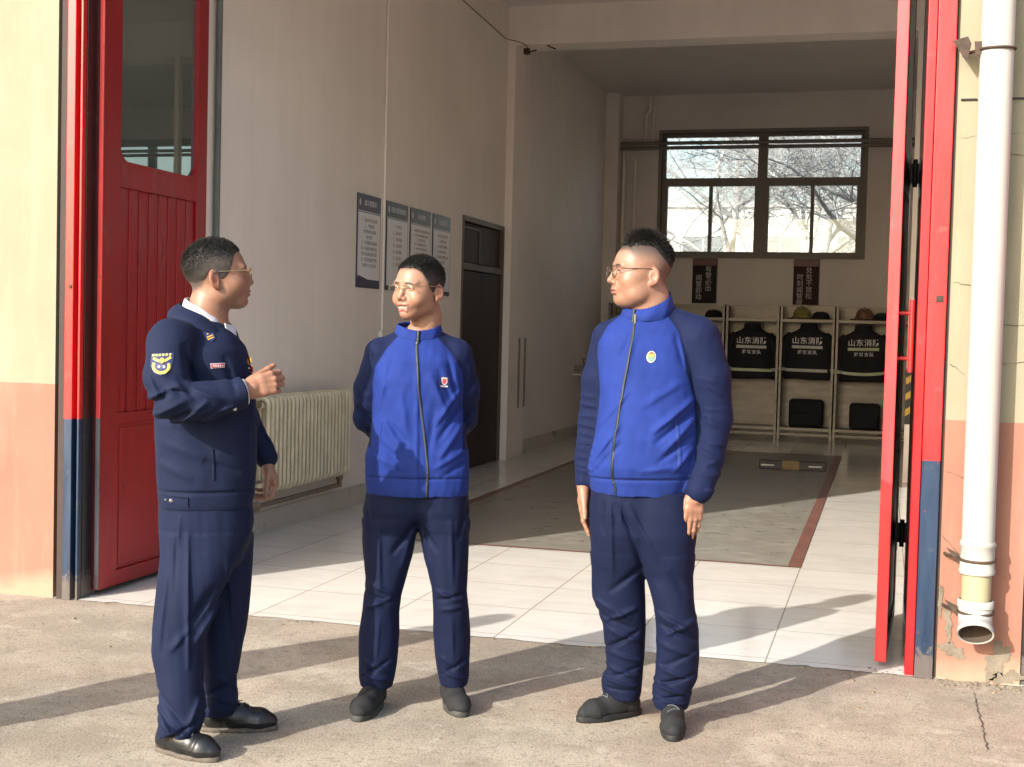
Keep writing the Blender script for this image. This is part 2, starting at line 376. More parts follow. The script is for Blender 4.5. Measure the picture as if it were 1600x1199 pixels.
# windows of the back wall
def window(x0, x1):
    fr = MB(); y0, y1 = YB+.06, YB+.13; WF = M['winframe']
    xm = (x0+x1)/2+.02; zt = 3.73
    def bar(a, b_, c, d, pr=0): fr.box(a, b_, y0-pr, y1, c, d)
    bar(x0, x0+.055, WZ0, WZ1); bar(x1-.055, x1, WZ0, WZ1); bar(xm-.07, xm+.07, WZ0, WZ1, .004)
    bar(x0+.055, xm-.07, WZ0, WZ0+.06); bar(xm+.07, x1-.055, WZ0, WZ0+.06)
    bar(x0+.055, xm-.07, WZ1-.055, WZ1); bar(xm+.07, x1-.055, WZ1-.055, WZ1)
    bar(x0+.055, xm-.07, zt-.06, zt+.06); bar(xm+.07, x1-.055, zt-.06, zt+.06)
    for a, b_ in ((x0+.055, xm-.07), (xm+.07, x1-.055)):
        m_ = (a+b_)/2; bar(m_-.026, m_+.026, WZ0+.06, zt-.06, .01)
        bar(a, a+.035, WZ0+.06, zt-.06, .006); bar(b_-.035, b_, WZ0+.06, zt-.06, .006)
    f = fr.build('window', WF, bld); f.location = (0, -YF, 0)
    g = MB(); g.box(x0+.02, x1-.02, YB+.09, YB+.095, WZ0+.02, WZ1-.02); g.build('pane', M['wglass'], f)
    s = MB(); s.box(x0-.05, x1+.05, YB-.05, YB+.07, WZ0-.04, WZ0-.002); s.build('sill', M['winframe'], f)
    s = MB(); s.box(x0-.05, x0, YB-.012, YB+.06, WZ0, WZ1+.05); s.box(x1, x1+.05, YB-.012, YB+.06, WZ0, WZ1+.05); s.box(x0, x1, YB-.012, YB+.06, WZ1, WZ1+.05)
    s.build('frame', M['winframe'], f)
for x0, x1 in wins: window(x0, x1)
# dark room behind the inner door
part('side_room_wall', M['wood'], (XL-1.6, XL-1.5, 12.3, 14.3, 0, 2.7), (XL-1.5, XL-.25, 12.2, 12.3, 0, 2.7), (XL-1.5, XL-.25, 14.3, 14.4, 0, 2.7), (XL-1.5, XL-.25, 12.3, 14.3, 2.7, 2.75))
# crack lines in the wall plaster seams on the pier
def streak(name, pts, wd, m, nrm='z', off=.004):
    b = MB(); L = []; R = []
    for i, p in enumerate(pts):
        p = Vector(p); q = Vector(pts[min(i+1, len(pts)-1)])-Vector(pts[max(i-1, 0)])
        n = {'z': Vector((0,0,1)), 'y': Vector((0,-1,0))}[nrm]; s = q.cross(n).normalized()*wd*rnd.uniform(.3, 1.2)*.5
        if i in (0, len(pts)-1): s *= .2
        L.append(b.bm.verts.new(p+s+n*off)); R.append(b.bm.verts.new(p-s+n*off))
    for i in range(len(pts)-1): b.bm.faces.new((L[i], L[i+1], R[i+1], R[i]))
    return b.build(name, m)
def wiggle(a, b_, n, amp):
    a, b_ = Vector(a), Vector(b_); out = []
    for i in range(n+1):
        t = i/n; p = a.lerp(b_, t); d = (b_-a).normalized(); s = Vector((-d.y, d.x, 0)) if abs(d.z) < .5 else Vector((1, 0, 0))
        out.append(p+s*rnd.uniform(-amp, amp)*(1 if 0 < i < n else 0))
    return out
struct(streak('ground_crack', wiggle((.404,5.70,0), (.40,4.9,0), 30, .005), .006, M['crack']))
struct(streak('ground_crack', wiggle((-5.0,5.2,0), (-4.23,5.74,0), 16, .010), .006, M['crack']))
for p0, p1 in (((.262,YF,1.7),(.36,YF,1.69)), ((.262,YF,2.31),(.55,YF,2.33)), ((.262,YF,1.36),(.33,YF,1.31)), ((.262,YF,.62),(.33,YF,.55)), ((.262,YF,.9),(.36,YF,.86)), ((.46,YF,1.52),(.59,YF,1.53)), ((.46,YF,1.36),(.59,YF,1.37)), ((.46,YF,2.24),(.59,YF,2.23))):
    a, c = Vector(p0), Vector(p1); pts = [a.lerp(c, i/8)+Vector((0,0,rnd.uniform(-.004,.004))) for i in range(9)]
    o = streak('wall_crack', pts, .0028, M['crack'], 'y', .002); o.parent = bld; o.location = (0, -YF, 0)
# plaster rubble and flaked patches at the pier foot
def blob_sheet(name, cx, cz, pts_r, m, y, seed, nrm='y'):
    r = random.Random(seed); b = MB(); n = 90; P = []
    for k in range(n):
        a = 2*PI*k/n; rr = 1+.35*math.sin(2*a+seed)+.2*math.sin(5*a+seed*2)+.1*math.sin(11*a+seed)+.08*math.sin(23*a+3*seed)+r.uniform(-.05, .05)
        P.append((cx+pts_r[0]*rr*math.cos(a), cz+pts_r[1]*rr*math.sin(a)))
    if nrm == 'y': b.prism(P, 'y', y-.004, y+.001)
    else: b.prism(P, 'z', y, y+.005)
    return b.build(name, m)
for i, (cx, cz, rx, rz) in enumerate(((.32, .13, .045, .03), (.30, .25, .018, .06), (.265, .34, .012, .05), (.50, .10, .045, .07), (.545, .035, .05, .03))):
    o = blob_sheet('bare_plaster_patch', cx, cz, (rx, rz), M['crumb'], YF, 3+i); o.parent = bld; o.location = (0, -YF, 0)
b = MB(); r_ = random.Random(11)
for k in range(90):
    x = r_.uniform(.25, .62); y = YF-.01-abs(r_.gauss(0, .05)); s = r_.uniform(.002, .008)
    b.box(x-s, x+s, y-s*.8, y+s*.8, -.002, s*r_.uniform(.6, 1.3))
for k in range(26):
    x = r_.uniform(-.05, .2); y = YF-.005+abs(r_.gauss(0, .04)); s = r_.uniform(.002, .008)
    b.box(x-s, x+s, y-s*.8, y+s*.8, -.002, s*r_.uniform(.8, 1.6))
o = b.build('rubble', M['crumb'], None, .003); o['kind'] = 'stuff'; tag(o, 'crumbs of mortar and plaster lying along the foot of the pier', 'rubble')
# drips of plaster: small white stones on the threshold
# ---------------------------------------------------------------- folding bay doors
def arc_rect(x0, x1, z0, z1, r, top=False):
    pts = []
    for cx, cz, a0 in ((x1-r, z0+r, -90), (x1-r, z1-r, 0), (x0+r, z1-r, 90), (x0+r, z0+r, 180)):
        for k in range(7):
            a = math.radians(a0+90*k/6); pts.append((cx+r*math.cos(a), cz+r*math.sin(a)))
    return pts
def leaf(parent, name, edge_mat, face_mat, wd=1.07, H=4.36, t=.045):
    """leaf in local coords: x thickness 0..t (interior face at x=t), y 0..wd, z .03..H"""
    fr = MB(); WZ = (2.30, 4.0); wy = (.16, .955); z0 = .035
    # solid frame around a window with rounded corners: ring faces both sides
    hole = arc_rect(wy[0], wy[1], WZ[0], WZ[1], .075)
    outer = []
    for (y, z) in hole:   # map to outer rectangle by angle projection
        cy, cz = (wy[0]+wy[1])/2, (WZ[0]+WZ[1])/2
        outer.append((0 if y < cy else wd, 2.17 if z < cz else H) if False else None)
    # window band: build as boxes plus corner fillets
    fr.box(0, t, 0, wy[0], z0, H); fr.box(0, t, wy[1], wd, z0, H)
    fr.box(0, t, wy[0], wy[1], WZ[1], H); fr.box(0, t, wy[0], wy[1], 2.16, WZ[0])
    fr.box(0, t, wy[0], wy[1], z0, .115); fr.box(.006, t-.006, wy[0], wy[1], .90, .96)
    for sy, sz in ((0, 0), (1, 0), (0, 1), (1, 1)):
        r = .085; yc = wy[sy]; zc = WZ[sz]; dy = 1 if sy == 0 else -1; dz = 1 if sz == 0 else -1
        pts = [(yc, zc)]
        for k in range(8):
            a = math.radians(90*k/7); pts.append((yc+dy*(r-r*math.sin(a)), zc+dz*(r-r*math.cos(a))))
        fr.prism(pts, 'x', .004, t-.004)
    f = fr.build(name, [edge_mat], parent, .003)
    pn = MB()   # ribbed infill between bottom rail and window
    ys = np.linspace(wy[0], wy[1], 9)
    for a, c in zip(ys, ys[1:]): pn.box(.014, t-.012, a+.008, c-.008, .96, 2.16)
    pn.box(.017, t-.02, wy[0], wy[1], .96, 2.16); pn.box(.012, t-.007, wy[0]+.03, wy[1]-.02, .135, .88); pn.box(.014, t-.012, wy[0], wy[1], .115, .90)
    pn.build('panel', face_mat, f, .004)
    g = MB(); g.box(.018, .024, wy[0]-.005, wy[1]+.005, WZ[0]-.005, WZ[1]+.005); g.build('pane', M['glass'], f)
    return f
def handle(parent, x, y, z0, z1, out):
    b = MB(); xo = x+out
    b.tube([(xo, y, z0), (xo, y, z1)], .0125, 10)
    b.tube([(x, y, z0+.06), (xo, y, z0+.06)], .009, 8); b.tube([(x, y, z1-.06), (xo, y, z1-.06)], .009, 8)
    return b.build('handle', M['paint_bright'], parent)
M['paint_bright'] = pmat('red_handle_paint', (.55, .02, .022), .35, .1, 10)
def leaf_pair(name, label, xi, sgn, a_near, a_far, b_near, b_far, yn=5.985):
    root = thing(name, label, 'folding door', (a_near, yn, 0), 0, 'red folding doors of the bay')
    objs = []
    for (xn, xf, facing, nm) in ((a_near, a_far, 1, 'leaf'), (b_near, b_far, -1, 'leaf')):
        f = leaf(root, nm, M['paint'] if facing*sgn < 0 or nm == 'leaf' and False else M['leaf_mix'], M['red_in'])
        ang = -math.atan2(xf-xn, 1.07)
        f.location = (xn-a_near, 0, 0); f.rotation_euler = (0, 0, ang)
        objs.append(f)
    return root, objs
def leaf_mix():
    m = door_paint('red_leaf_paint', False, (.42, .010, .013)); return m
M['leaf_mix'] = M['red']; M['red_in'] = M['red']
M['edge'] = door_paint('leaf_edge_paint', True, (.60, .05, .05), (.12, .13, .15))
M['shaded_red'] = door_paint('shaded_red_leaf_paint', False, (.055, .006, .008))  # red leaf paint darkened, shade of the leaf edge put into the colour
M['shaded_dark_paint'] = door_paint('shaded_dark_leaf_paint', True, (.035, .008, .008), (.014, .014, .018))  # shade between folded leaves put into the paint; also the dark neighbouring jamb
# left pair, folded flat inside the doorway
root = thing('folding_door', 'red ribbed folding door with tall window folded against the left jamb', 'folding door', (-3.97, 5.99, 0), 0, 'red folding doors of the bay')
A = leaf(root, 'leaf', M['red'], M['red']); A.location = (0, 0, 0)
e = MB(); e.box(.020, .044, -.006, -.001, .04, 4.35); e.build('edge_strip', M['edge'], A)
e = MB(); e.box(-.012, .019, -.004, -.001, .04, 4.35); e.build('dark_strip', M['shaded_red'], A)  # added strip colouring in the shaded half of the leaf edge
handle(A, 0, .05, 1.31, 1.63, -.05)
B = leaf(root, 'leaf', M['shaded_dark_paint'], M['shaded_dark_paint']); B.location = (-.085, .055, 0)
e = MB(); e.box(.0, .045, -.004, -.001, .04, 4.35); e.build('dark_strip', M['shaded_dark_paint'], B)  # added strip, its dark colour stands for the shaded gap by the jamb
# right pair: the free leaf in front of the camera, the hinged leaf beside the jamb, a slit between them
root = thing('folding_door', 'red folding door folded edge-on beside the right jamb, long pull handle on it', 'folding door', (.005, 5.985, 0), 0, 'red folding doors of the bay')
A = leaf(root, 'leaf', M['shaded_dark_paint'], M['shaded_dark_paint']); A.rotation_euler = (0, 0, -math.radians(2.4))
e = MB(); e.box(-.003, .047, -.012, -.001, .03, 4.36); e.build('edge_strip', door_paint('leaf_edge_red', False, (.62, .035, .04)), A, .003)
handle(A, .045, .075, 1.31, 1.63, .055)
B = leaf(root, 'leaf', M['shaded_dark_paint'], M['red']); B.location = (.135, .03, 0); B.rotation_euler = (0, 0, math.radians(.3))
e = MB()
for z in (.46, 2.3):
    e.box(.085, .135, 1.03, 1.06, z-.05, z+.05); e.tube([(.11, 1.025, z-.07), (.11, 1.025, z+.07)], .012, 8)
    e.box(.045, .09, 1.02, 1.05, z-.09, z+.09)
e.build('hinge', M['black'], root)
# bay door frame (steel jambs)
fr = thing('door_frame', 'red and dark blue steel frame around the open vehicle doorway', 'door frame', (0, YF, 0))
def jamb(*boxes, m='paint', name='jamb', bevel=.003):
    b = MB()
    for q in boxes: b.box(*q)
    o = b.build(name, M[m], fr, bevel); o.location = (0, -YF, 0); return o
jamb((-4.058, -4.010, YF-.02, 6.03, .0, 4.40), (-3.990, -3.977, YF-.005, YF+.028, 0, 4.40))
jamb((-4.009, -3.972, YF+.03, 6.03, 0, 4.40), m='shaded_dark_paint', name='rebate')  # shade of the recess put into its colour
jamb((-4.100, -4.06, YF-.006, 6.04, 0, 4.40), m='gap', name='dark_strip', bevel=0)
jamb((.168, .243, YF-.02, 6.06, 0, 4.40))
jamb((.128, .166, YF+.004, 6.04, 0, 4.40), m='red_side', name='stop') if 'red_side' in M else jamb((.128, .166, YF+.004, 6.04, 0, 4.40), m='red', name='stop')
jamb((.245, .256, YF-.003, 6.04, 0, 4.40), m='gap', name='dark_strip', bevel=0)
jamb((-4.06, .245, YF-.02, 6.06, 4.402, 4.5), name='head')
o = MB(); o.tube([(.215, YF-.021, 1.63), (.215, YF-.027, 1.63)], .012, 10); o.box(.20, .23, YF-.024, YF-.0205, 1.615, 1.645); q = o.build('bolt', M['rust'], fr); q.location = (0, -YF, 0)
o = MB(); o.tube([(-4.027, YF-.021, 1.62), (-4.027, YF-.026, 1.62)], .010, 10); q = o.build('bolt', M['rust'], fr); q.location = (0, -YF, 0)
# closed doors of the neighbouring bay
nb = thing('closed_bay_door', 'dark edge of the neighbouring bay door beyond the drainpipe wall', 'folding door', (.6, YF, 0))
b = MB(); b.box(.598, .70, YF+.012, YF+.12, 0, 4.41); b.build('jamb', M['shaded_dark_paint'], nb).location = (-.6, -YF, 0)
for k in range(4):
    x = .705+k*1.05
    b = MB(); b.box(x, x+1.04, YF+.05, YF+.095, .03, 2.3); b.box(x, x+.12, YF+.05, YF+.095, 2.3, 4.4); b.box(x+.92, x+1.04, YF+.05, YF+.095, 2.3, 4.4)
    q = b.build('leaf', M['paint'], nb, .003); q.location = (-.6, -YF, 0)
    b = MB(); b.box(x+.12, x+.92, YF+.07, YF+.076, 2.3, 4.4); b.build('pane', M['glass'], q)
# ---------------------------------------------------------------- drainpipe
dp = thing('drainpipe', 'white plastic drainpipe ending just above the ground on the pink pier', 'drainpipe', (.40, YF, 0))
px, py = .40, YF-.105
def pipe(name, z0, z1, r, m, n=28):
    b = MB(); b.tube([(0, -.105, z0), (0, -.105, z1)], r, n); return b.build(name, m, dp)
pipe('pipe', .60, 6.4, .066, M['pvc'])
pipe('lower_pipe', .30, .49, .060, M['pvc_yellow'])
b = MB(); b.tube([(0,-.105,.485),(0,-.105,.50),(0,-.105,.51),(0,-.105,.60),(0,-.105,.605),(0,-.105,.62)], [.070,.074,.069,.069,.074,.071], 28); b.build('coupling', M['pvc'], dp)
# elbow outlet: a short bend whose open mouth faces forwards and down
b = MB(); ang = [math.radians(44*k/8) for k in range(9)]; R0 = .075
ctr = [Vector((0, -.105-R0*(1-math.cos(a)), .335-R0*math.sin(a))) for a in ang]; dr = Vector((0, -math.sin(ang[-1]), -math.cos(ang[-1])))
end = ctr[-1]+dr*.060
b.tube([(0,-.105,.375),(0,-.105,.372),(0,-.105,.345)], [.066,.073,.073], 32, caps=False); b.tube([(0,-.105,.345)]+ctr, [.068]*10, 32, caps=False)
b.tube([ctr[-1], end-dr*.028, end-dr*.027, end], [.068, .068, .0735, .0735], 32, caps=False); b.tube([end, end], [.0735, .064], 32, caps=False) if False else None
b.tube([end-dr*.003, end-dr*.0005, end], [.066, .070, .0735], 32, caps=False)
b.build('outlet', M['pvc'], dp)
b = MB(); b.tube([end-dr*.002, end-dr*.07, end-dr*.071], [.0655, .062, .001], 32, caps=False); b.build('outlet_lining', M['crack'], dp)
def clamp(z, big=False):
    b = MB()
    b.tube([(.071*math.cos(a), -.105-.071*math.sin(a), z-.004*math.sin(a)) for a in np.linspace(-.2, PI+.2, 16)], .006, 6)
    b.tube([(-.07, -.10, z), (-.125, -.02, z), (-.125, .01, z)], .007, 6)
    if big: b.prism([(-.175, z+.045), (-.115, z+.06), (-.10, z+.03), (-.115, z-.045)], 'y', -.09, -.082); b.prism([(-.09, z+.03), (-.06, z+.03), (-.06, z-.02), (-.085, z-.03)], 'y', -.13, -.122)
    else: b.prism([(-.125, z+.04), (-.07, z+.015), (-.07, z-.03)], 'y', -.10, -.094)
    b.build('clamp', M['rust'], dp)
clamp(2.655, True); clamp(.545); clamp(.325)
cb = MB(); cb.tube([(.47, YF-.006, 2.47), (.6, YF-.006, 2.47)], .004, 6); cb.tube([(.27, YF-.006, 2.47), (.335, YF-.006, 2.47)], .004, 6)
tag(cb.build('cable', M['black']), 'thin black cable stapled level across the yellow pier behind the drainpipe', 'cable')

b = MB(); r_ = random.Random(5)
for k in range(46):
    x = r_.uniform(-4.6, .8); y = YF-.02-abs(r_.gauss(0, .45)) if k % 2 else YF-.01-abs(r_.gauss(0, .03)); s = r_.uniform(.003, .010); a_ = r_.uniform(0, 3)
    b.prism([(x+s*math.cos(a_+t)*(1.5 if i % 2 else .7), y+s*math.sin(a_+t)) for i, t in enumerate((0, 1.2, 2.3, 3.5, 4.9))], 'z', .0005, .003+s*.35)
o = b.build('litter', M['litter']); o['kind'] = 'stuff'; tag(o, 'small bits of dry leaf and grit scattered on the concrete by the threshold', 'litter')
# ================================================================ inside the bay
# door in the left wall
dr = thing('room_door', 'dark brown wooden door with a transom light in the left wall', 'door', (XL, 13.3, 0))
def dpart(name, m, *bx, parent=dr, bevel=.004):
    b = MB()
    for q in bx: b.box(*q)
    o = b.build(name, m, parent, bevel)
    if parent is dr: o.location = (-XL, -13.3, 0)
    return o
y0, y1 = 12.56, 14.04
dpart('frame', M['doorframe'], (XL-.05, XL+.012, y0, y0+.045, 0, 2.60), (XL-.05, XL+.012, y1-.045, y1, 0, 2.60), (XL-.05, XL+.014, y0+.045, y1-.045, 2.545, 2.60), (XL-.05, XL+.004, y0+.045, y1-.045, 2.06, 2.13))
dpart('door_panel', M['wood'], (XL-.05, XL-.012, y0+.05, y0+.74, .01, 2.05), (XL-.05, XL-.012, y0+.745, y1-.05, .01, 2.05))
lf = dpart('transom', M['wood'], (XL-.045, XL-.03, y0+.05, y1-.05, 2.14, 2.54))
dpart('transom_bead', M['doorframe'], (XL-.028, XL-.018, y0+.66, y0+.68, 2.14, 2.50), (XL-.028, XL-.018, y0+.1, y0+.66, 2.48, 2.50))
# posters
def poster(y0, y1, label, head, style, z0=1.77, z1=2.53, wave=False):
    X = XL+.012; yc = (y0+y1)/2
    r = thing('notice_board', label, 'notice board', (XL, yc, z0), 0, 'notice boards on the left wall')
    hd = M['navyboard'] if style == 'navy' else M['greyboard']
    H = z1-z0; W = y1-y0
    b = MB(); b.box(0, .010, -W/2, W/2, 0, H); b.build('backing', hd, r, .002)
    b = MB(); b.box(.0102, .0115, -W/2+.014, W/2-.014, .07 if wave else .04, H-.15); b.build('sheet', M['board'], r)
    if wave:
        b = MB(); n = 16; pts = [(-W/2+.014, .02)]+[(-W/2+.014+(W-.028)*k/n, .085-.03*math.sin(k/n*PI*.9+.2)*(k/n)-.035*(k/n)+.015) for k in range(n+1)]+[(W/2-.014, .02)]
        b.prism([(p[0], p[1]) for p in pts], 'x', .0117, .0124); b.build('wave_band', hd, r)
    m = face_mtx((.0108, .02, H-.072), (1, 0, 0))
    text_obj('heading', head, .052, M['letter'], r, m, .0004)
    b = MB(); b.prism([(-W/2+.05+.018*math.cos(a), H-.07+.030*math.sin(a)) for a in np.linspace(0, 2*PI, 14)[:-1]], 'x', .0104, .0112)
    b.build('emblem', M['dullletter'], r)
    b = MB(); b.box(.0102, .0112, -W/2+.005, W/2-.005, H-.142, H-.137); b.build('rule_line', M['letter'], r)
    return r, W, H
def lines(r, body, size, mat, y, z, sp=1.35):
    for k, s in enumerate(body):
        if s: text_obj('text_line', s, size, mat, r, face_mtx((.0118, y, z-k*size*sp), (1, 0, 0)), .0002)
r, W, H = poster(9.83, 10.33, 'navy notice board with white sheet, leftmost of the four on the wall', '战斗宣誓词', 'navy', wave=True)
lines(r, ['一、服从命令听从指挥', '二、严格执勤', '   爱护器材装备训练', '恪尽职守', '三、不怕牺牲英勇顽强', '四、赴汤蹈火竭诚为民', '不负人民重托履行职责', '五、对党忠诚纪律严明', '  为维护人民生命安全'], .034, M['ink'], 0, H-.21)
r, W, H = poster(10.47, 10.985, 'slate notice board with short centred lines, second from left', '消防员职责规范', 'grey')
lines(r, ['一、忠于职守', '二、服从命令', '三、爱护装备', '四、刻苦训练', '五、保持联络', '六、注意安全', '七、清点器材'], .036, M['inkred'], 0, H-.21, 1.5)
r, W, H = poster(11.05, 11.585, 'slate notice board with dense text, third from left', '车库管理', 'grey')
lines(r, ['一、车辆保持良好状态随时能够出动', '二、车库内禁止吸烟和使用明火', '三、保持车库清洁', '四、器材摆放整齐定位', '五、每日检查车辆水油电气', '六、无关人员不得进入车库', '七、发现故障及时报告', '八、做好交接班记录', '九、严格执行安全规定'], .030, M['inkred'], 0, H-.20)
r, W, H = poster(11.655, 12.165, 'slate notice board nearest the brown door, rightmost of four', '交接班制度', 'grey')
lines(r, ['一、按时交接班不得迟到', '二、认真检查装备', '三、交接清楚车辆器材', '四、做好值班登记', '五、发现问题立即报告处理', '六、遵守纪律', '七、保持通讯畅通'], .031, M['inkred'], 0, H-.20, 1.6)
# conduits and cable
def tubething(name, pts, r, m, label, cat, n=8):
    b = MB(); b.tube(pts, r, n); return tag(b.build(name, m), label, cat)
tubething('conduit', [(XL+.012, 10.40, 1.42), (XL+.012, 10.40, 5.0)], .011, M['plaster'], 'thin cream conduit running up the wall beside the leftmost notice board', 'conduit')
b = MB(); b.box(XL, XL+.03, 10.36, 10.44, 1.35, 1.42); tag(b.build('switch_box', M['white'], None, .004), 'small white switch box at the foot of the cream conduit', 'switch')
tubething('conduit', [(XL+.03, 7.49, .1), (XL+.03, 7.49, 5.0)], .021, M['greypipe'], 'dark green-grey vertical pipe on the left wall beside the folded door', 'pipe')
tubething('wall_cable', [(XL+.008, 9.0, 4.69), (XL+.008, 12.3, 4.69), (XL+.01, 13.9, 4.64), (XL+.095, 14.05, 4.64), (XL+.2, 14.04, 4.60), (XL+.24, 14.0, 4.54)], .0055, M['oldpipe'], 'dark cable running along the top of the left wall to the beam', 'cable', 6)
b = MB(); b.box(XL+.19, XL+.25, 13.99, 14.05, 4.49, 4.55); b.tube([(XL+.2, 14.0, 4.50), (XL+.34, 13.98, 4.52)], .008, 6); b.tube([(XL+.45, 14.03, 4.58), (XL+.5, 14.0, 4.55), (XL+.55, 14.0, 4.53)], .008, 6)
tag(b.build('sensor_bracket', M['rust']), 'small rusty bracket under the corner of the ceiling beam', 'bracket')
# two dark vertical bars on the pilaster
for y in (14.47, 14.72):
    b = MB(); b.box(XL+.086, XL+.10, y-.022, y+.022, .57, 1.37)
    tag(b.build('hanging_strap', M['oldpipe'], None, .004), 'dark strap hung on the pilaster, %s' % ('nearer the brown door' if y < 14.6 else 'farther from the brown door'), 'strap', 'dark straps on the pilaster')
# wall valve
v = thing('wall_valve', 'small pipe valve with T handle on the far left wall', 'valve', (XL, 17.7, .95))
b = MB(); b.tube([(.0,.0,0),(.12,0,0)], .035, 12); b.tube([(.10,-.1,0),(.10,.25,.0)], .032, 12); b.tube([(.10,-.12,0),(.10,-.09,0)], .05, 12); b.build('body', M['oldpipe'], v)
b = MB(); b.tube([(.10,.08,.03),(.10,.08,.13)], .010, 8); b.tube([(.10,.0,.135),(.10,.16,.135)], .012, 8); b.build('handle', M['oldpipe'], v)
b = MB(); b.box(0, .13, -.16, .3, -.09, -.075); b.build('bracket', M['white'], v)
# radiator
rad = thing('radiator', 'old cream column radiator on the left wall behind the men', 'radiator', (XL, 8.75, 0))
n = 23; ya, yb = -.74, .64
for k in range(n):
    y = ya+(yb-ya)*k/(n-1); b = MB()
    z0, z1 = .33, .955; xf = .155; xb = .06
    for x, rr in ((xf, .016), (xb, .016)):
        b.tube([(x, y, z0+.02), (x, y, z1-.03)], rr, 8, False)
    b.tube([(xf, y, z1-.04), (xf-.006, y, z1-.015), (xf-.03, y, z1), (xb+.02, y, z1), (xb, y, z1-.03)], [.016, .021, .023, .022, .016], 8)
    b.tube([(xf, y, z0+.03), (xf-.012, y, z0), (xf-.035, y, z0-.012), (xb+.02, y, z0-.012), (xb, y, z0+.02)], [.016, .019, .019, .019, .016], 8)
    b.build('column', M['iron'], rad)
b = MB(); b.tube([((.055+.155)/2, ya-.03, .905), ((.055+.155)/2, yb+.02, .905)], .024, 12); b.tube([((.055+.155)/2, ya-.03, .36), ((.055+.155)/2, yb+.02, .36)], .022, 12); b.build('header', M['iron'], rad)
b = MB(); b.tube([(.10, ya-.17, .93), (.10, ya-.03, .91)], .024, 10); b.tube([(.10, ya-.20, .93), (.10, ya-.13, .93)], .036, 10); b.tube([(.02, ya-.14, .93), (.10, ya-.14, .93)], .02, 8); b.build('valve', M['oldpipe'], rad)
b = MB(); b.tube([(.06, ya-.45, .20), (.06, ya-.15, .215), (.06, yb+.06, .215)], .018, 10); b.tube([(.06, yb+.06, .20), (.06, yb+.06, .34)], .02, 10); b.tube([(.09, ya-.10, .19), (.09, ya-.10, .36)], .014, 8); b.tube([(.09, ya-.16, .225), (.09, ya-.02, .225)], .034, 10); b.tube([(.06, yb+.06, .26), (.06, yb+.06, .30)], .03, 10); b.tube([(.09, ya-.20, .37), (.09, ya+.0, .39)], .012, 8); b.build('supply_pipe', M['oldpipe'], rad)
# pipes on the back wall
Yp = YB-.14
tubething('heating_pipe', [(XL+.02, Yp, 4.285), (9.1, Yp, 4.285)], .028, M['winframe'], 'horizontal heating pipe crossing in front of the far window, upper of the two', 'pipe')
tubething('heating_pipe', [(XL+.02, Yp, 4.215), (9.1, Yp, 4.215)], .028, M['winframe'], 'horizontal heating pipe crossing in front of the far window, lower of the two', 'pipe')
tubething('riser_pipe', [(-3.56, YB-.05, 4.3), (-3.56, YB-.05, 4.72), (-3.50, YB-.05, 4.8), (-3.50, YB-.05, 5.0)], .026, M['plaster'], 'cream riser pipe rising left of the far window to the ceiling, nearer the corner', 'pipe')
tubething('riser_pipe', [(-3.44, YB-.05, 4.3), (-3.44, YB-.05, 5.0)], .022, M['plaster'], 'cream riser pipe rising to the ceiling, nearer the far window', 'pipe')
tubething('drop_pipe', [(-3.87, YB-.07, 4.19), (-3.87, YB-.07, .16)], .03, M['plaster'], 'cream pipe dropping from the heating pipes, in the corner', 'pipe')
tubething('drop_pipe', [(-3.76, YB-.07, 4.12), (-3.70, YB-.07, 4.02), (-3.70, YB-.07, .16)], .026, M['plaster'], 'cream pipe with a kink near its top, dropping beside the corner pipe', 'pipe')
# slogan signs
def sign(x0, x1, m, cols, label):
    r = thing('slogan_sign', label, 'sign', ((x0+x1)/2, YB, 1.93), 0, 'slogan signs under the window')
    W = x1-x0; H = .66
    b = MB(); b.box(-W/2, W/2, -.02, -.001, 0, H); b.build('board', M[m], r)
    b = MB(); b.box(-W/2+.004, W/2-.004, -.023, -.0202, H-.10, H-.01); b.build('top_band', M['signtop'], r)
    b = MB(); b.box(W/2, W/2+.012, -.022, -.001, 0, H); b.build('edge_trim', M['doorframe'], r)
    for x, zt, s in cols:
        for k, ch in enumerate(s): text_obj('character', ch, .098, M['dullletter'], r, face_mtx((x, -.0205, zt-k*.094), (0, -1, 0)), .001)
sign(-2.80, -2.445, 'signdark', [(.06, .50, '有警必出'), (-.08, .37, '闻警即动')], 'near-black slogan sign with two columns of grey characters, left of two')
sign(-1.325, -.965, 'signred', [(.045, .50, '处处不放松'), (-.085, .40, '时刻闻警醒')], 'dark maroon slogan sign with two columns of grey characters')
# lockers
def locker(x0, x1, label):
    r = thing('gear_locker', label, 'locker', ((x0+x1)/2, 19.0, .004), 0, 'steel gear lockers along the back wall')
    W = x1-x0; dpt = .46
    b = MB()
    for s in (-1, 1): b.box(s*W/2-(.034 if s > 0 else 0), s*W/2+(0 if s > 0 else .034), 0, .03, 0, 1.90)
    b.build('post', M['steel'], r, .002)
    b = MB()
    for s in (-1, 1): b.box(s*W/2-(.01 if s > 0 else -.001), s*W/2+(-.001 if s > 0 else .01), .031, dpt-.01, .12, 1.895)
    b.build('side_panel', M['steel'], r)
    b = MB(); b.box(-W/2+.01, W/2-.01, dpt-.01, dpt, .12, 1.895); b.build('back_panel', M['steel'], r)
    for z, nm in ((1.665, 'shelf'), (.125, 'shelf')):
        b = MB(); b.box(-W/2+.035, W/2-.035, .002, dpt-.011, z, z+.045); b.build(nm, M['steel'], r, .002)
    b = MB(); b.box(-W/2+.035, W/2-.035, .006, .02, .06, .085); b.build('rail', M['steel'], r)
    return r
LX = [(-3.94, -3.10), (-3.08, -2.235), (-2.215, -1.462), (-1.447, -.693), (-.675, .078), (.093, .85)]
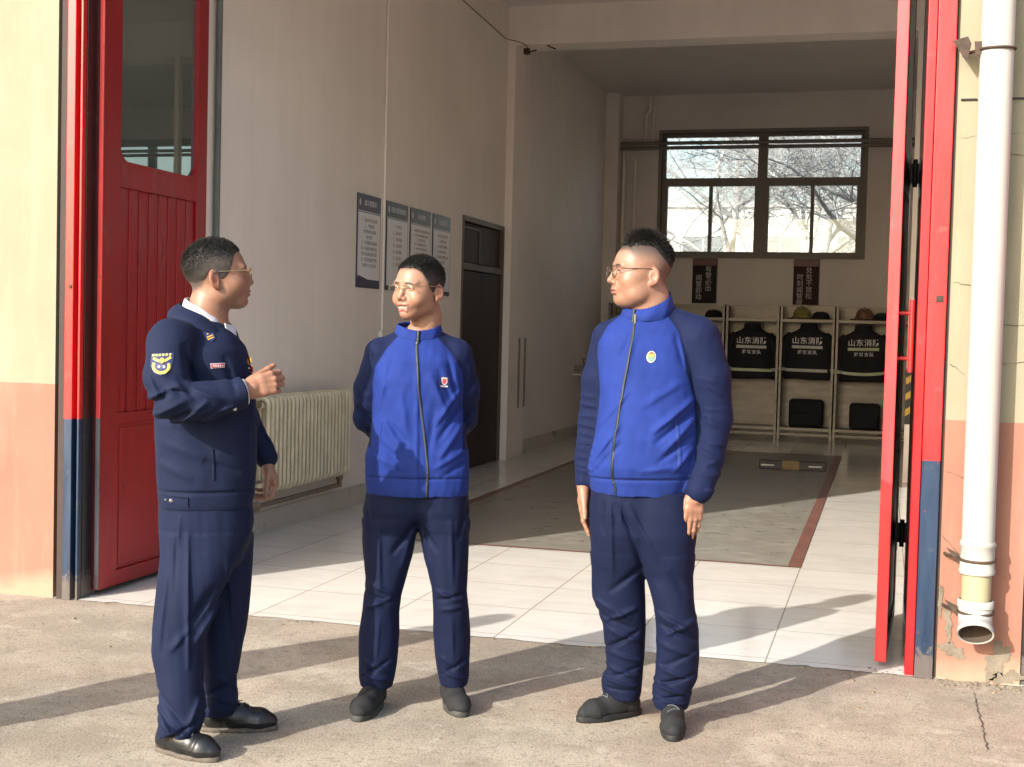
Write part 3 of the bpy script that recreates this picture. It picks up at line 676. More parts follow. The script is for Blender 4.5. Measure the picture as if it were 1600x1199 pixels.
names = ['first steel gear locker, in the far corner behind the right man', 'second steel gear locker, mostly hidden by the right man',
         'steel gear locker with an empty top shelf and a black jacket', 'steel gear locker with a yellow helmet on top and black kit at the bottom',
         'steel gear locker with a brown helmet, beside the red door edge', 'steel gear locker behind the folded red door']
for (a, c), nm in zip(LX, names): locker(a, c, nm)
# turnout jackets
def jacket(cx, label, tapes, tilt=0, arms=(0, 0), seed=0, two=True):
    r = thing('fire_jacket', label, 'jacket', (cx, 19.16, 0), 0, 'black fire jackets hanging in the lockers')
    rs = random.Random(seed); ph = [rs.uniform(0, 6) for _ in range(6)]
    # body: loft of half-widths down z
    prof = [(1.60, .10), (1.575, .135), (1.55, .17), (1.52, .245), (1.47, .295), (1.40, .315), (1.25, .315), (1.1, .31), (.98, .30), (.90, .30)]
    def P(i, j):
        a = 2*PI*i/36; t = j/27; zz = 1.60-.70*t
        wd = np.interp(-zz, [-p[0] for p in prof], [p[1] for p in prof]); dp = min(.085, wd*.5)
        k = .012*math.sin(7*a+ph[0])*t+.010*math.sin(13*a+ph[1]+4*t)*t
        return ((wd+k)*math.cos(a)*(1 if abs(math.cos(a)) < .95 else 1), -(dp+k)*math.sin(a)*(abs(math.sin(a))**-.25 if abs(math.sin(a)) > .02 else 1), zz+.01*math.sin(3*a+ph[2])*t)
    b = MB(); V = b.grid(P, 36, 28, True); b.bm.faces.new([V[i][27] for i in range(36)]); b.bm.faces.new([V[i][0] for i in range(36)][::-1]); b.build('body', M['turnout'], r)
    b = MB(); b.tube([(0, 0, 1.56), (0, 0, 1.60), (0, 0, 1.655)], [.125, .115, .105], 18); q = b.build('collar', M['turnout'], r); q.scale = (1, .55, 1)
    for s, lift in ((-1, arms[0]), (1, arms[1])):
        b = MB(); b.tube([(s*.20, 0, 1.49), (s*.30, -.005, 1.38), (s*(.345+lift), -.02, 1.18), (s*(.345+lift*1.6), -.05, 1.0), (s*(.33+lift*1.8), -.06, .93)], [.075, .085, .078, .068, .062], 14)
        sl = b.build('sleeve', M['turnout'], r)
        b = MB(); b.tube([(s*(.345+lift*1.55), -.047, 1.045), (s*(.345+lift*1.6), -.05, 1.005)], [.0745, .0725], 14, False); b.build('cuff_tape', M['reflect2'], sl)
    def surf_band(z0, z1, x0, x1, m, nm, wob=0):
        b = MB(); n = 20; off = .006
        def Q(i, j):
            x = x0+(x1-x0)*i/n; zz = (z0 if j == 0 else z1)+wob*math.sin(i/n*3)
            wd = np.interp(-zz, [-p[0] for p in prof], [p[1] for p in prof]); dp = min(.085, wd*.5)+.028
            s_ = math.sqrt(max(0, 1-(x/(wd+.03))**2)); return (x, -(dp*max(s_, .02)**.75)-off, zz)
        b.grid(Q, n+1, 2); b.build(nm, m, r)
    surf_band(1.315, 1.355, -.20, .19, M[tapes[0]], 'back_tape'); surf_band(1.0, 1.04, -.27, .26, M[tapes[1]], 'hem_tape', tilt)
    text_obj('lettering', '山东消防', .098, M['letter'], r, face_mtx((0, -.122, 1.415), (0, -1, 0)), .001, bold=.0012, space=1.08)
    text_obj('lettering', '潍坊支队', .058, M['letter'], r, face_mtx((0, -.122, 1.262), (0, -1, 0)), .001, bold=.0008, space=1.2)
    b = MB(); b.box(-.075, .075, -.035, .03, 1.64, 1.675); b.tube([(.14, 0, 1.60), (.145, 0, 1.66)], .006, 6); b.build('hanger', M['stopper'], r)
    r.rotation_euler = (0, rs.uniform(-.02, .02), rs.uniform(-.12, .12)); r.location.z += rs.uniform(-.015, .015)-.085; r.scale = (1.09, 1, 1.05)
    return r
jacket(-1.86, 'black fire jacket with lime hem tape, hanging under the empty shelf', ('reflect2', 'reflect'), 0, (-.02, -.01), 1)
jacket(-1.065, 'black fire jacket with grey hem tape and spread cuffs, below the yellow helmet', ('reflect2', 'reflect2'), 0, (.0, .01), 2)
jacket(-.27, 'black fire jacket with lime back tape, beside the red door edge', ('reflect', 'reflect'), -.02, (-.01, -.01), 3)
jacket(-2.66, 'black fire jacket mostly hidden behind the right man', ('reflect2', 'reflect'), 0, (-.02, -.01), 4)
def helmet(cx, m, label, s=1.0, rz=0):
    r = thing('fire_helmet', label, 'helmet', (cx, 19.20, 1.715), rz, 'helmets and caps on the locker shelves')
    b = MB()
    b.grid(lambda i, j: (.125*s*math.cos(2*PI*i/24)*math.cos(PI/2*j/9)**.8, .155*s*math.sin(2*PI*i/24)*math.cos(PI/2*j/9)**.8, .03+.155*s*math.sin(PI/2*j/9)), 24, 10, True); b.build('shell', M[m], r)
    b = MB(); b.grid(lambda i, j: ((.125+[.0, .045, .045, .0][j])*s*math.cos(2*PI*i/24), (.155+[.0, .05, .05, .0][j])*s*math.sin(2*PI*i/24), [.035, .018, .012, .024][j]), 24, 4, True); b.build('brim', M[m], r)
    b = MB(); b.box(-.012, .012, -.17*s, .17*s, .15*s, .195*s); b.build('crest', M[m], r, .005)
    b = MB(); b.tube([(-.12, .0, .03), (-.13, -.05, .0), (-.19, -.08, .01)], .012, 6); b.build('strap', M['stopper'], r); return r
helmet(-1.165, 'helmet_y', 'olive yellow fire helmet on the shelf, second locker from the door edge')
helmet(-.30, 'helmet_b', 'brown orange fire helmet on the shelf nearest the red door edge', .98)
def cap(cx, label):
    b = MB(); b.grid(lambda i, j: (.13*math.cos(2*PI*i/20)*(math.cos(PI/2*j/7)**.6 if j < 7 else 0), .12*math.sin(2*PI*i/20)*(math.cos(PI/2*j/7)**.6 if j < 7 else 0), .003+.115*math.sin(PI/2*j/7)), 20, 8, True)
    b.prism([(.08+.0*k, -.1) for k in range(0)] or [(.06, -.11), (.22, -.09), (.24, .0), (.22, .09), (.06, .11)], 'z', .002, .012)
    o = b.build('cap', M['turnout']); o.location = (cx, 19.2, 1.711); tag(o, label, 'cap', 'helmets and caps on the locker shelves')
cap(-.90, 'black cap beside the yellow helmet on the locker shelf'); cap(-2.42, 'black cap on the shelf just right of the right man')
cap(-.05, 'black cap beside the brown helmet on the locker shelf')
def kit(cx, w, h, label):
    r = thing('kit_bag', label, 'bag', (cx, 19.22, .174), 0, 'black kit bags at the bottom of the lockers')
    b = MB(); b.box(-w/2, w/2, -.11, .11, 0, h); q = b.build('body', M['turnout'], r, .05); q.modifiers['bevel'].segments = 5
    b = MB(); b.box(-w/2+.01, w/2-.01, -.122, -.108, h*.52, h*.9); b.build('flap', M['turnout'], r, .01)
    b = MB(); b.tube([(-.07, -.10, h-.03), (-.06, -.125, h-.06), (.06, -.125, h-.06), (.07, -.10, h-.03)], .008, 6); b.build('handle', M['turnout'], r)
kit(-1.06, .48, .40, 'bulky black kit bag, bottom shelf of the yellow helmet locker'); kit(-.25, .42, .37, 'neat black kit bag at the bottom of the locker nearest the door edge')
# wheel stop on the paving
ws = thing('wheel_stop', 'black and yellow rubber wheel stop lying on the stone paving', 'wheel stop', (-.93, 14.62, .009), math.radians(3))
b = MB(); b.prism([(-.075, 0), (.075, 0), (.05, .095), (-.05, .095)], 'x', -.36, .36); b.build('body', M['stopper'], ws, .012)
for x0 in (-.10, .17): pass
b = MB(); b.prism([(-.077, .002), (-.0525, .092), (-.0505, .097), (.0505, .097), (.0525, .092), (.077, .002)], 'x', -.11, .07); b.build('yellow_band', M['stop_yellow'], ws)
b = MB()
for x in (-.27, .24): b.box(x-.07, x+.07, -.068, -.062, .035, .05)
b.build('marker', M['reflect2'], ws)
# ================================================================ behind the building
fb = thing('far_building', 'pale flat-roofed building seen through the far window', 'building', (0, 48, 0))
def fpart(name, m, *bx, parent=fb):
    b = MB()
    for q in bx: b.box(*q)
    o = b.build(name, m, parent); return o
fpart('wall', M['far_wall'], (-34, 26, 0, 8, 0, 6.1))
fpart('parapet', M['far_wall'], (-34.1, 26.1, -.12, 8.1, 6.1, 6.25))
for k in range(20):
    x = -32+k*2.75; q = fpart('window', M['far_glass'], (x, x+1.5, -.02, -.004, 3.3, 5.05)); 
    fpart('frame', M['white'], (x-.05, x, -.04, -.001, 3.25, 5.1), (x+1.5, x+1.55, -.04, -.001, 3.25, 5.1), (x+.72, x+.78, -.04, -.021, 3.3, 5.05), (x, x+1.5, -.04, -.001, 5.05, 5.1), parent=q)
def bare_tree(x, y, h, seed, label):
    r = random.Random(seed); root = thing('bare_tree', label, 'tree', (x, y, 0), 0, 'bare trees behind the station')
    tb = MB(); cb = MB(); cnt = [0]
    def grow(p, d, L, rad, lvl):
        pts = [p]; n = 5 if lvl < 2 else 4; q = Vector(p); dd = Vector(d)
        for i in range(n):
            dd = (dd+Vector((r.gauss(0, .16), r.gauss(0, .16), r.gauss(.03, .12)))).normalized(); q = q+dd*L/n; pts.append(q.copy())
        rs = [rad*(1-.55*i/n) for i in range(n+1)]
        (tb if lvl == 0 else cb).tube(pts, rs, 7 if lvl == 0 else (5 if lvl == 1 else 3), lvl == 0)
        if lvl >= 5: return
        nb = [9, 7, 5, 4, 4][lvl]
        for k in range(nb):
            t = r.uniform(.45 if lvl == 0 else .15, 1); j = min(int(t*n), n-1); pp = pts[j].lerp(pts[j+1], t*n-j)
            ax = Vector((r.gauss(0, 1), r.gauss(0, 1), r.gauss(.1, .5))).normalized()
            nd = (dd*.55+ax*.9).normalized(); cnt[0] += 1
            grow(pp, nd, L*r.uniform(.48, .72), max(rs[j]*.5, .0045), lvl+1)
    grow(Vector((0, 0, 0)), Vector((0, 0, 1)), h*.5, .16, 0)
    tb.build('trunk', M['bark'], root, recalc=False); cb.build('crown', M['bark'], root, recalc=False)
bare_tree(-6.0, 27, 11.5, 5, 'bare tree with fine twigs behind the far window, left side')
bare_tree(-1.6, 30, 12, 9, 'bare tree with fine twigs behind the far window, right side')
bare_tree(-4.2, 34, 13, 21, 'bare tree with fine twigs behind the far window, farthest and in the middle')
bare_tree(1.2, 26, 11, 33, 'bare tree with fine twigs beyond the right edge of the far window')
# ================================================================ people: signed-distance modelling, meshed with surface nets
f32 = np.float32
def surfnet(F, lo, h):
    nx, ny, nz = F.shape; S = F < 0
    c = S[:-1,:-1,:-1].astype(np.int8).copy(); c[...] = 0
    for i in (0,1):
        for j in (0,1):
            for k in (0,1): c += S[i:nx-1+i, j:ny-1+j, k:nz-1+k]
    act = (c > 0) & (c < 8); I, J, K = np.nonzero(act)
    idx = -np.ones(act.shape, np.int32); idx[I, J, K] = np.arange(len(I))
    acc = np.zeros((len(I), 3)); cnt = np.zeros(len(I))
    cor = [(0,0,0),(1,0,0),(0,1,0),(1,1,0),(0,0,1),(1,0,1),(0,1,1),(1,1,1)]
    val = [F[I+a, J+b, K+c_] for a, b, c_ in cor]
    for a in range(8):
        for b in range(a+1, 8):
            d = np.abs(np.subtract(cor[a], cor[b])).sum()
            if d != 1: continue
            va, vb = val[a], val[b]; m = (va < 0) != (vb < 0)
            t = np.where(m, va/np.where(m, va-vb, 1), 0)
            pa, pb = np.array(cor[a], float), np.array(cor[b], float)
            acc[m] += pa+(pb-pa)*t[m][:, None]; cnt += m
    V = (np.stack([I, J, K], 1)+acc/cnt[:, None])*h+np.array(lo)
    Q = []
    for ax in range(3):
        sl0 = [slice(None)]*3; sl1 = [slice(None)]*3; sl0[ax] = slice(0, -1); sl1[ax] = slice(1, None)
        e = S[tuple(sl0)] != S[tuple(sl1)]; P = np.nonzero(e)
        u, v = (ax+1) % 3, (ax+2) % 3
        ok = np.ones(len(P[0]), bool)
        for q in (u, v): ok &= (P[q] > 0) & (P[q] < F.shape[q]-1)
        P = np.stack(P, 1)[ok]; ins = S[P[:,0], P[:,1], P[:,2]]
        def g(du, dv):
            R_ = P.copy(); R_[:, u] += du; R_[:, v] += dv; return idx[R_[:,0], R_[:,1], R_[:,2]]
        q = np.stack([g(-1,-1), g(0,-1), g(0,0), g(-1,0)], 1)
        q[~ins] = q[~ins][:, ::-1]; Q.append(q)
    Q = np.concatenate(Q); Q = Q[(Q >= 0).all(1)]
    return V, Q
class Sdf:
    def __init__(s, lo, hi, h):
        s.lo = np.array(lo, float); s.h = h; n = np.ceil((np.array(hi)-s.lo)/h).astype(int)+1
        s.n = n; s.F = np.full(n, 1e3, f32)
        s.ax = [(s.lo[i]+h*np.arange(n[i])).astype(f32) for i in range(3)]
    def sub(s, lo, hi):
        sl = []
        for i in range(3):
            a = int(max(0, math.floor((lo[i]-s.lo[i])/s.h))); b = int(min(s.n[i], math.ceil((hi[i]-s.lo[i])/s.h)+1))
            if b <= a: return None
            sl.append(slice(a, b))
        sl = tuple(sl); X, Y, Z = s.ax[0][sl[0]][:,None,None], s.ax[1][sl[1]][None,:,None], s.ax[2][sl[2]][None,None,:]
        return sl, X, Y, Z
    def put(s, fn, lo, hi, k=.01, op='add', m=None):
        m = k+s.h*3 if m is None else m
        r = s.sub(np.array(lo)-m, np.array(hi)+m)
        if r is None: return
        sl, X, Y, Z = r; d = fn(X, Y, Z).astype(f32); a = s.F[sl]
        if op == 'add':
            if k <= 0: s.F[sl] = np.minimum(a, d); return
            t = np.clip(.5+.5*(a-d)/k, 0, 1); s.F[sl] = a*(1-t)+d*t-k*t*(1-t)
        else:   # subtract
            t = np.clip(.5-.5*(a+d)/k, 0, 1) if k > 0 else (a < -d); s.F[sl] = a*(1-t)-d*t+k*t*(1-t)
    def cone(s, a, b, ra, rb, k=.01, op='add', sq=(1,1,1)):
        a = np.array(a, float); b = np.array(b, float); ab = b-a; L = float(ab@ab)+1e-12; R_ = max(ra, rb)
        def fn(X, Y, Z):
            t = np.clip(((X-a[0])*ab[0]+(Y-a[1])*ab[1]+(Z-a[2])*ab[2])/L, 0, 1)
            return np.sqrt(((X-a[0]-t*ab[0])*sq[0])**2+((Y-a[1]-t*ab[1])*sq[1])**2+((Z-a[2]-t*ab[2])*sq[2])**2)-(ra+(rb-ra)*t)
        s.put(fn, np.minimum(a, b)-R_*1.3, np.maximum(a, b)+R_*1.3, k, op)
    def chain(s, pts, rs, k=.01, op='add', sq=(1,1,1)):
        for i in range(len(pts)-1): s.cone(pts[i], pts[i+1], rs[i], rs[i+1], k, op, sq)
    def ell(s, c, r, k=.01, op='add', rz=0, ry=0):
        c = np.array(c, float); r = np.array(r, float); R_ = r.max(); cz, sz = math.cos(rz), math.sin(rz); cy, sy = math.cos(ry), math.sin(ry)
        def fn(X, Y, Z):
            x, y, z = X-c[0], Y-c[1], Z-c[2]
            x, y = x*cz+y*sz, -x*sz+y*cz
            x, z = x*cy+z*sy, -x*sy+z*cy
            k0 = np.sqrt((x/r[0])**2+(y/r[1])**2+(z/r[2])**2); k1 = np.sqrt((x/r[0]**2)**2+(y/r[1]**2)**2+(z/r[2]**2)**2)+1e-9
            return k0*(k0-1)/k1
        s.put(fn, c-R_, c+R_, k, op)
    def zloft(s, st, k=.01, n=2.4, op='add'):
        fn = zloft_fn(st, n); st = np.array(st)
        s.put(fn, (st[:,1].min(), (st[:,3]-st[:,4]).min(), st[:,0].min()), (st[:,2].max(), (st[:,3]+st[:,4]).max(), st[:,0].max()), k, op, m=.05)
    def mesh(s, smooth=1):
        V, Q = surfnet(s.F, s.lo, s.h)
        for _ in range(smooth):
            A = np.zeros_like(V); n = np.zeros(len(V))
            for a in range(4):
                b = (a+1) % 4
                np.add.at(A, Q[:,a], V[Q[:,b]]); np.add.at(A, Q[:,b], V[Q[:,a]]); np.add.at(n, Q[:,a], 1); np.add.at(n, Q[:,b], 1)
            V = V*.5+.5*A/n[:,None]
        return V, Q
def zloft_fn(st, n=2.4):
    """stations (z, xl, xr, cy, b); smooth interpolation in z"""
    st = np.array(sorted(st), float); zs = st[:,0]
    zz = np.linspace(zs[0], zs[-1], 240); cols = []
    for c in range(1, 5):
        v = np.interp(zz, zs, st[:,c]); w_ = max(3, int(.025/(zz[1]-zz[0]))|1); kern = np.hanning(w_+2)[1:-1]; kern /= kern.sum()
        vp = np.pad(v, w_//2, mode='edge'); cols.append(np.convolve(vp, kern, 'valid'))
    def fn(X, Y, Z):
        q = [np.interp(Z.ravel(), zz, c).astype(f32)[None,None,:] for c in cols]
        cx = (q[0]+q[1])/2; a = (q[1]-q[0])/2; x = X-cx; y = Y-q[2]
        rho = (np.abs(x/a)**n+np.abs(y/q[3])**n)**(1/n)+1e-6; L = np.sqrt(x*x+y*y)+1e-6
        d = L*(1-1/rho); d = np.where(rho < .3, -np.minimum(a, q[3])*.7, d)
        dz = np.maximum(zs[0]-Z, Z-zs[-1])
        return np.maximum(d, dz)+np.zeros_like(X)*0
    return fn
def fold_disp(X, Z, folds):
    """sum of ridges / grooves: (x0,z0,x1,z1,width,amp)"""
    out = 0
    for x0, z0, x1, z1, wd, am in folds:
        wd = wd*.82
        dx, dz = x1-x0, z1-z0; L = dx*dx+dz*dz+1e-9
        t = ((X-x0)*dx+(Z-z0)*dz)/L; tc = np.clip(t, 0, 1)
        # slightly bowed crease, asymmetrical flank
        ex = X-x0-tc*dx; ez = Z-z0-tc*dz; dist2 = ex*ex+ez*ez
        side = (ex*dz-ez*dx)/math.sqrt(L)
        env = np.maximum(np.sin(np.clip(t*.92+.04, 0, 1)*PI), 0)**.6
        out = out+1.9*am*env*np.exp(-dist2/(wd*wd*np.where(side > 0, 1.6, .6)))
    return out
def wnoise(X, Y, Z, seed=0, s=(1,1,1)):
    r = np.random.RandomState(seed); out = 0
    for i in range(7):
        k = r.normal(size=3)*18*(1.28**i)*np.array(s); k2 = r.normal(size=3)*14
        out = out+np.sin(k[0]*X+k[1]*Y+k[2]*Z+1.6*np.sin(k2[0]*X+k2[1]*Y+k2[2]*Z+r.uniform(0, 6))+r.uniform(0, 6))/(1+.35*i)
    return out/3
def mesh_obj(name, V, Q, mat, parent, attrs=None, smooth=True):
    me = D.meshes.new(name); me.vertices.add(len(V)); me.vertices.foreach_set('co', np.asarray(V, f32).ravel())
    n = Q.shape[1]; me.loops.add(len(Q)*n); me.loops.foreach_set('vertex_index', Q.astype(np.int32).ravel())
    me.polygons.add(len(Q)); me.polygons.foreach_set('loop_start', np.arange(len(Q), dtype=np.int32)*n)
    me.update(calc_edges=True); me.validate()
    me.polygons.foreach_set('use_smooth', np.full(len(me.polygons), smooth))
    for k, v in (attrs or {}).items():
        if v.ndim == 1:
            a = me.attributes.new(k, 'FLOAT', 'POINT'); a.data.foreach_set('value', v.astype(f32))
        else:
            a = me.attributes.new(k, 'FLOAT_COLOR', 'POINT'); a.data.foreach_set('color', np.concatenate([v, np.ones((len(v), 1))], 1).astype(f32).ravel())
    me.materials.append(mat); o = D.objects.new(name, me); C.objects.link(o)
    if parent: o.parent = parent
    return o
def smoothstep(a, b, x): t = np.clip((x-a)/(b-a), 0, 1); return t*t*(3-2*t)
# ---------------------------------------------------------------- person materials
def skin_mat():
    m, nt, b = newmat('skin'); a = _n(nt, 'ShaderNodeAttribute', attribute_name='tone')
    v = _vec(nt, 'Object'); f = _noise(nt, v, 60, 4, .6); g = _noise(nt, v, 500, 2, .5)
    mx = _n(nt, 'ShaderNodeMix', data_type='RGBA', blend_type='MULTIPLY'); mx.inputs[0].default_value = 1
    nt.links.new(a.outputs['Color'], mx.inputs[6]); nt.links.new(_ramp(nt, f, [(.3, (.90, .86, .84)), (.7, (1.06, 1.06, 1.06))]), mx.inputs[7])
    nt.links.new(mx.outputs[2], b.inputs['Base Color']); b.inputs['Roughness'].default_value = .48
    b.inputs['Specular IOR Level'].default_value = .38
    b.inputs['Subsurface Weight'].default_value = .05; b.inputs['Subsurface Radius'].default_value = (.9, .35, .2); b.inputs['Subsurface Scale'].default_value = .008
    _bump(nt, b, _math(nt, 'ADD', f, _math(nt, 'MULTIPLY', g, .5)), .12, .002); return m
def cloth_mat(name, c0, c1=None, rough=.8, sheen=.03, weave=900, line=(.004, .006, .02), lines=True):
    m, nt, b = newmat(name); v = _vec(nt, 'Object')
    n1 = _noise(nt, v, 9, 5, .6); n2 = _noise(nt, v, weave, 2, .6); n3 = _noise(nt, v, 170, 3, .6)
    def shade(c): return _ramp(nt, n1, [(.3, tuple(x*.86 for x in c)), (.7, tuple(x*1.12 for x in c))])
    col = shade(c0)
    if c1:
        a = _n(nt, 'ShaderNodeAttribute', attribute_name='panel').outputs['Fac']
        mr = _n(nt, 'ShaderNodeMapRange'); mr.inputs[1].default_value = -.0008; mr.inputs[2].default_value = .0008; nt.links.new(a, mr.inputs[0])
        col = _mix(nt, mr.outputs[0], col, shade(c1))
    if lines:
        a2 = _n(nt, 'ShaderNodeAttribute', attribute_name='seam').outputs['Fac']
        ln = _math(nt, 'SUBTRACT', 1, _math(nt, 'MULTIPLY', _math(nt, 'ABSOLUTE', a2), 420), True)
        col = _mix(nt, _math(nt, 'MULTIPLY', ln, .75), col, line)
    nt.links.new(_mix(nt, _math(nt, 'MULTIPLY', n3, .25), col, (c0[0]*.6, c0[1]*.6, c0[2]*.6)), b.inputs['Base Color'])
    b.inputs['Roughness'].default_value = rough; b.inputs['Sheen Weight'].default_value = sheen; b.inputs['Sheen Roughness'].default_value = .5
    b.inputs['Sheen Tint'].default_value = (min(1, c0[0]*6+.2), min(1, c0[1]*6+.2), min(1, c0[2]*3+.3), 1)
    b.inputs['Specular IOR Level'].default_value = .14
    n4 = _noise(nt, _vec(nt, 'Object', (1, 1, .5)), 15, 2, .45, .8); n5 = _noise(nt, v, 60, 2, .5, .8)
    b1 = _n(nt, 'ShaderNodeBump'); b1.inputs['Strength'].default_value = .16; b1.inputs['Distance'].default_value = .010
    nt.links.new(_math(nt, 'ADD', n4, _math(nt, 'MULTIPLY', n5, .25)), b1.inputs['Height'])
    b2 = _n(nt, 'ShaderNodeBump'); b2.inputs['Strength'].default_value = .3; b2.inputs['Distance'].default_value = .0012
    nt.links.new(_math(nt, 'ADD', _math(nt, 'MULTIPLY', n2, .5), n3), b2.inputs['Height']); nt.links.new(b1.outputs[0], b2.inputs['Normal'])
    nt.links.new(b2.outputs[0], b.inputs['Normal']); return m
def hair_mat(name, c):
    m, nt, b = newmat(name); f = _noise(nt, _vec(nt, 'Object'), 350, 3, .7)
    a = _n(nt, 'ShaderNodeAttribute', attribute_name='tone'); mx = _n(nt, 'ShaderNodeMix', data_type='RGBA', blend_type='MULTIPLY'); mx.inputs[0].default_value = 1
    nt.links.new(a.outputs['Color'], mx.inputs[6]); nt.links.new(_ramp(nt, f, [(.3, (.6, .6, .6)), (.75, (1.7, 1.7, 1.7))]), mx.inputs[7]); nt.links.new(mx.outputs[2], b.inputs['Base Color'])
    b.inputs['Roughness'].default_value = .55; b.inputs['Specular IOR Level'].default_value = .3; _bump(nt, b, f, .6, .003); return m
M.update(skin=skin_mat(),
    track=cloth_mat('blue_and_navy_tracksuit_knit', (.0115, .027, .152), (.0038, .0070, .026)),
    track_blue=cloth_mat('blue_knit', (.0115, .027, .152), lines=False),
    trousers=cloth_mat('navy_trouser_knit', (.0040, .0072, .027), None, .75, .03, 800),
    uniform=cloth_mat('navy_uniform_cloth', (.0066, .0110, .032), None, .78, .03, 1100),
    uniform_tr=cloth_mat('navy_uniform_trousers', (.0060, .0105, .032), None, .75, .03, 1100),
    shirt=cloth_mat('white_shirt_cotton', (.42, .43, .47), None, .8, .1, 1200, lines=False),
    hair=hair_mat('black_hair', (.008, .007, .006)),
    shoe=pmat('black_knit_shoe', (.0050, .0055, .0062), .8, .3, 60, (400, .5)), sole=pmat('black_rubber_sole', (.008, .008, .008), .7, .3, 30, (120, .4)),
    sole_g=pmat('grey_rubber_sole', (.035, .035, .03), .7, .3, 40, (120, .4)),
    leather=pmat('black_shoe_leather', (.006, .007, .0085), .34, .25, 20, (90, .25)), leathersole=pmat('worn_grey_sole', (.075, .062, .048), .7, .4, 40, (150, .4)),
    lace=pmat('grey_shoelace', (.06, .065, .075), .7, .2, 40), metal=pmat('spectacle_metal', (.55, .42, .24), .25, .05, 5, metal=1), metal_d=pmat('dark_spectacle_metal', (.14, .09, .07), .3, .05, 5, metal=.8),
    lens=glass_mat('spectacle_lens', (.97, .98, .97), .0, .05), zipm=pmat('green_grey_zip', (.007, .013, .018), .45, .2, 60, (300, .5)), zipsilver=pmat('zip_puller_metal', (.16, .17, .18), .35, .1, 9, metal=.9),
    badge_white=pmat('badge_white', (.42, .41, .42), .5, .04, 20), badge_red=pmat('badge_red', (.32, .025, .03), .5, .2, 60), badge_gold=pmat('badge_gold', (.40, .24, .04), .45, .2, 60),
    badge_yellow=pmat('badge_yellow_thread', (.42, .36, .06), .6, .15, 120), badge_navy=pmat('badge_navy', (.010, .018, .075), .6, .1, 30), badge_teal=pmat('badge_teal', (.10, .19, .16), .5, .1, 30),
    button=pmat('pewter_button', (.28, .28, .30), .3, .1, 9, metal=.8), sock=pmat('white_sock', (.7, .7, .72), .8, .05, 30))
SKIN = np.array([.238, .131, .087])
